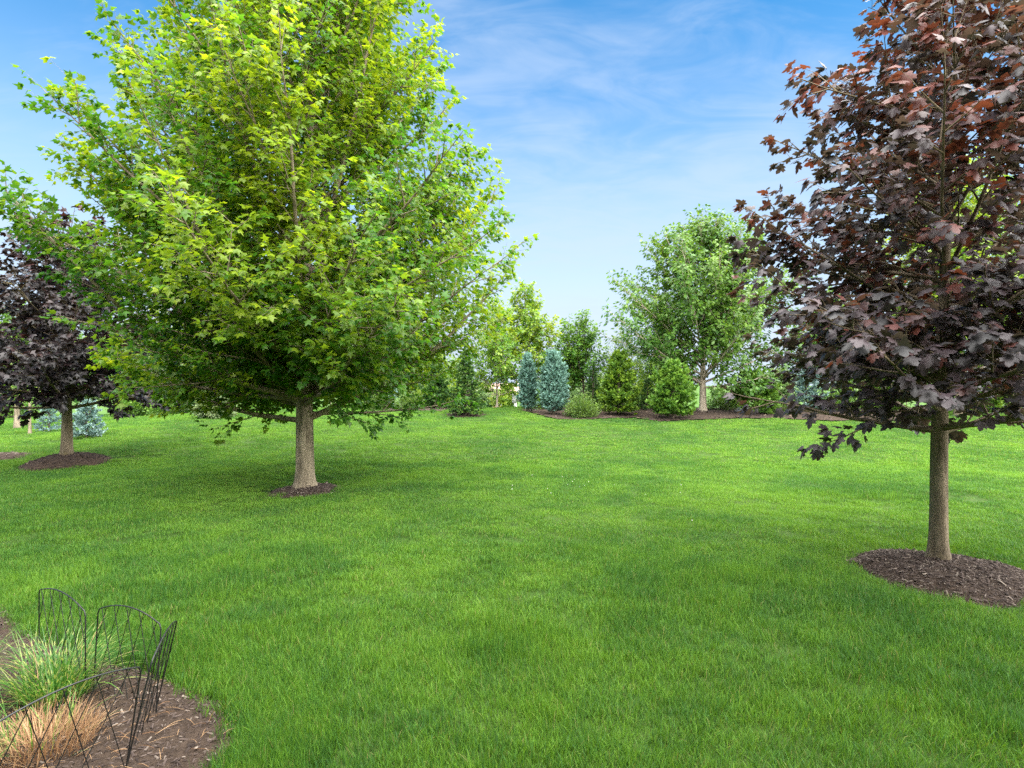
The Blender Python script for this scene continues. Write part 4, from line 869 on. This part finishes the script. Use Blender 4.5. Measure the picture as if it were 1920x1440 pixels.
# ------------------------------------------------------------------ grasses in the bed
def blades(rng, n, base_r, L, W, spread, bend, tilt=0.0, segs=7, tilt_az=0.0):
    az = rng.uniform(0, 2 * pi, n); r = base_r * np.sqrt(rng.random(n)); p = np.stack([r * np.cos(az), r * np.sin(az), np.full(n, -0.01)], -1)
    yaw = az + rng.normal(0, 0.7, n); ang = np.abs(rng.normal(spread, spread * 0.5, n)); ln = rng.uniform(*L, n); bd = rng.uniform(*bend, n); wd = rng.uniform(*W, n)
    rows = []; tt = []
    for s in range(segs + 1):
        t = s / segs; wv = wd * 0.5 * (1 - t ** 2.2) * (0.55 + 0.45 * min(1, t * 4)); sdv = np.stack([-np.sin(yaw), np.cos(yaw), np.zeros(n)], -1)
        rows += [p - sdv * wv[:, None], p + sdv * wv[:, None] + 1e-5]; tt += [t, t]; st = ln / segs
        p = p + np.stack([np.cos(yaw) * np.sin(ang) * st, np.sin(yaw) * np.sin(ang) * st, np.cos(ang) * st], -1) + np.array([cos(tilt_az), sin(tilt_az), 0]) * (tilt * st * t)[:, None]
        ang = ang + bd / segs * (0.4 + 1.2 * t); yaw = yaw + rng.normal(0, 0.05, n)
    k_ = len(rows); V = np.stack(rows, 1).reshape(-1, 3); b = (np.arange(n) * k_)[:, None]; F = np.concatenate([np.concatenate([b + 2 * s, b + 2 * s + 1, b + 2 * s + 3, b + 2 * s + 2], 1) for s in range(segs)], 0)
    T = np.stack([np.repeat(rng.random(n), k_), np.tile(tt, n), np.repeat(rng.random(n), k_)], -1); return V, F, T
def clump(name, seed, x, y, label, cat, parts, group=None):
    rng = np.random.default_rng(seed); root = empty(name, (x, y, float(z_bed(x, y))), label, cat, group)
    for pn, n, br, L, W, sp, bd, mat in parts:
        V, F, T = blades(rng, n, br, L, W, sp, bd); V[:, 2] = np.maximum(V[:, 2], -0.02); o = obj(pn, mesh(pn, V, F, M[mat], T), root); o['kind'] = 'stuff'
    return root
clump('ornamental_grass', 801, -2.33, 2.92, 'large tuft of striped ornamental grass behind the front fence panel', 'grass', [('blades', 400, 0.14, (0.18, 0.44), (0.004, 0.009), 0.5, (0.6, 2.0), 'zebra'), ('dry_blades', 25, 0.15, (0.15, 0.4), (0.003, 0.006), 0.5, (0.3, 1.2), 'dry')], 'grass clumps in the bed')
clump('ornamental_grass', 802, -2.78, 2.78, 'arching striped grass tuft cut by the left edge of the picture', 'grass', [('blades', 240, 0.12, (0.2, 0.48), (0.004, 0.008), 0.4, (0.6, 1.8), 'zebra')], 'grass clumps in the bed')
clump('dry_grass_stubble', 803, -2.06, 2.50, 'tan cut-back stubble of dry grass behind the front fence panel', 'dry grass', [('stalks', 1000, 0.20, (0.06, 0.17), (0.0022, 0.0045), 0.6, (0.0, 0.7), 'dry'), ('green_shoots', 40, 0.2, (0.1, 0.3), (0.003, 0.006), 0.4, (0.3, 1.2), 'zebra')], 'grass clumps in the bed')
clump('ornamental_grass', 804, -2.18, 2.28, 'small green tuft in the bottom left corner in front of the dry stubble', 'grass', [('blades', 160, 0.07, (0.12, 0.30), (0.003, 0.007), 0.4, (0.5, 1.6), 'zebra')], 'grass clumps in the bed')

# straw lying on the mulch
def straw():
    rng = np.random.default_rng(91); n = 190; c = rng.normal(0, 1, (n, 2)) * np.array([0.42, 0.32]) + np.array([-1.95, 2.5]); c = c[inside(BED, c[:, 0], c[:, 1])]; mb = MB()
    for p in c:
        a = rng.uniform(0, 2 * pi); L = rng.uniform(0.02, 0.12); z = float(z_bed(*p)) + 0.012; q = np.array([cos(a), sin(a), rng.normal(0, .08)]); b = np.array([p[0], p[1], z]); V, F = tube(np.array([b - q * L / 2, b + np.array([0, 0, .006]), b + q * L / 2]), np.array([0.0009, 0.0013, 0.0008]), 3); mb.add(V, F, np.tile([[rng.random(), 1, 0]], (len(V), 1)))
    o = obj('straw', mb.mesh('straw', M['dry'])); tag(o, 'loose tan straw lying scattered on the mulch bed', 'straw', None, 'stuff')
straw()

# white clover heads in the turf
def clover():
    rng = np.random.default_rng(92); pts = []
    for (px, py, s, n) in ((1110, 915, 0.9, 12), (1250, 935, 1.6, 4), (1000, 905, 1.2, 3)):
        x, d = hit(px, py); pts += list(rng.normal(0, 1, (n, 2)) * s * 0.55 + np.array([x, d]))
    mb = MB()
    for x, y in pts:
        z = gz(x, y) + rng.uniform(0.045, 0.075); r = rng.uniform(0.003, 0.006); P = np.array([(x, y, z - r), (x, y, z - r * .5), (x, y, z + r * .3), (x, y, z + r * .9)]); mb.add(*tube(P, np.array([r * .4, r, r * .9, r * .2]), 6))
    o = obj('clover_flowers', mb.mesh('clover_flowers', M['clover'], True)); tag(o, 'tiny white clover heads dotted over the middle of the lawn', 'clover', None, 'stuff')
clover()
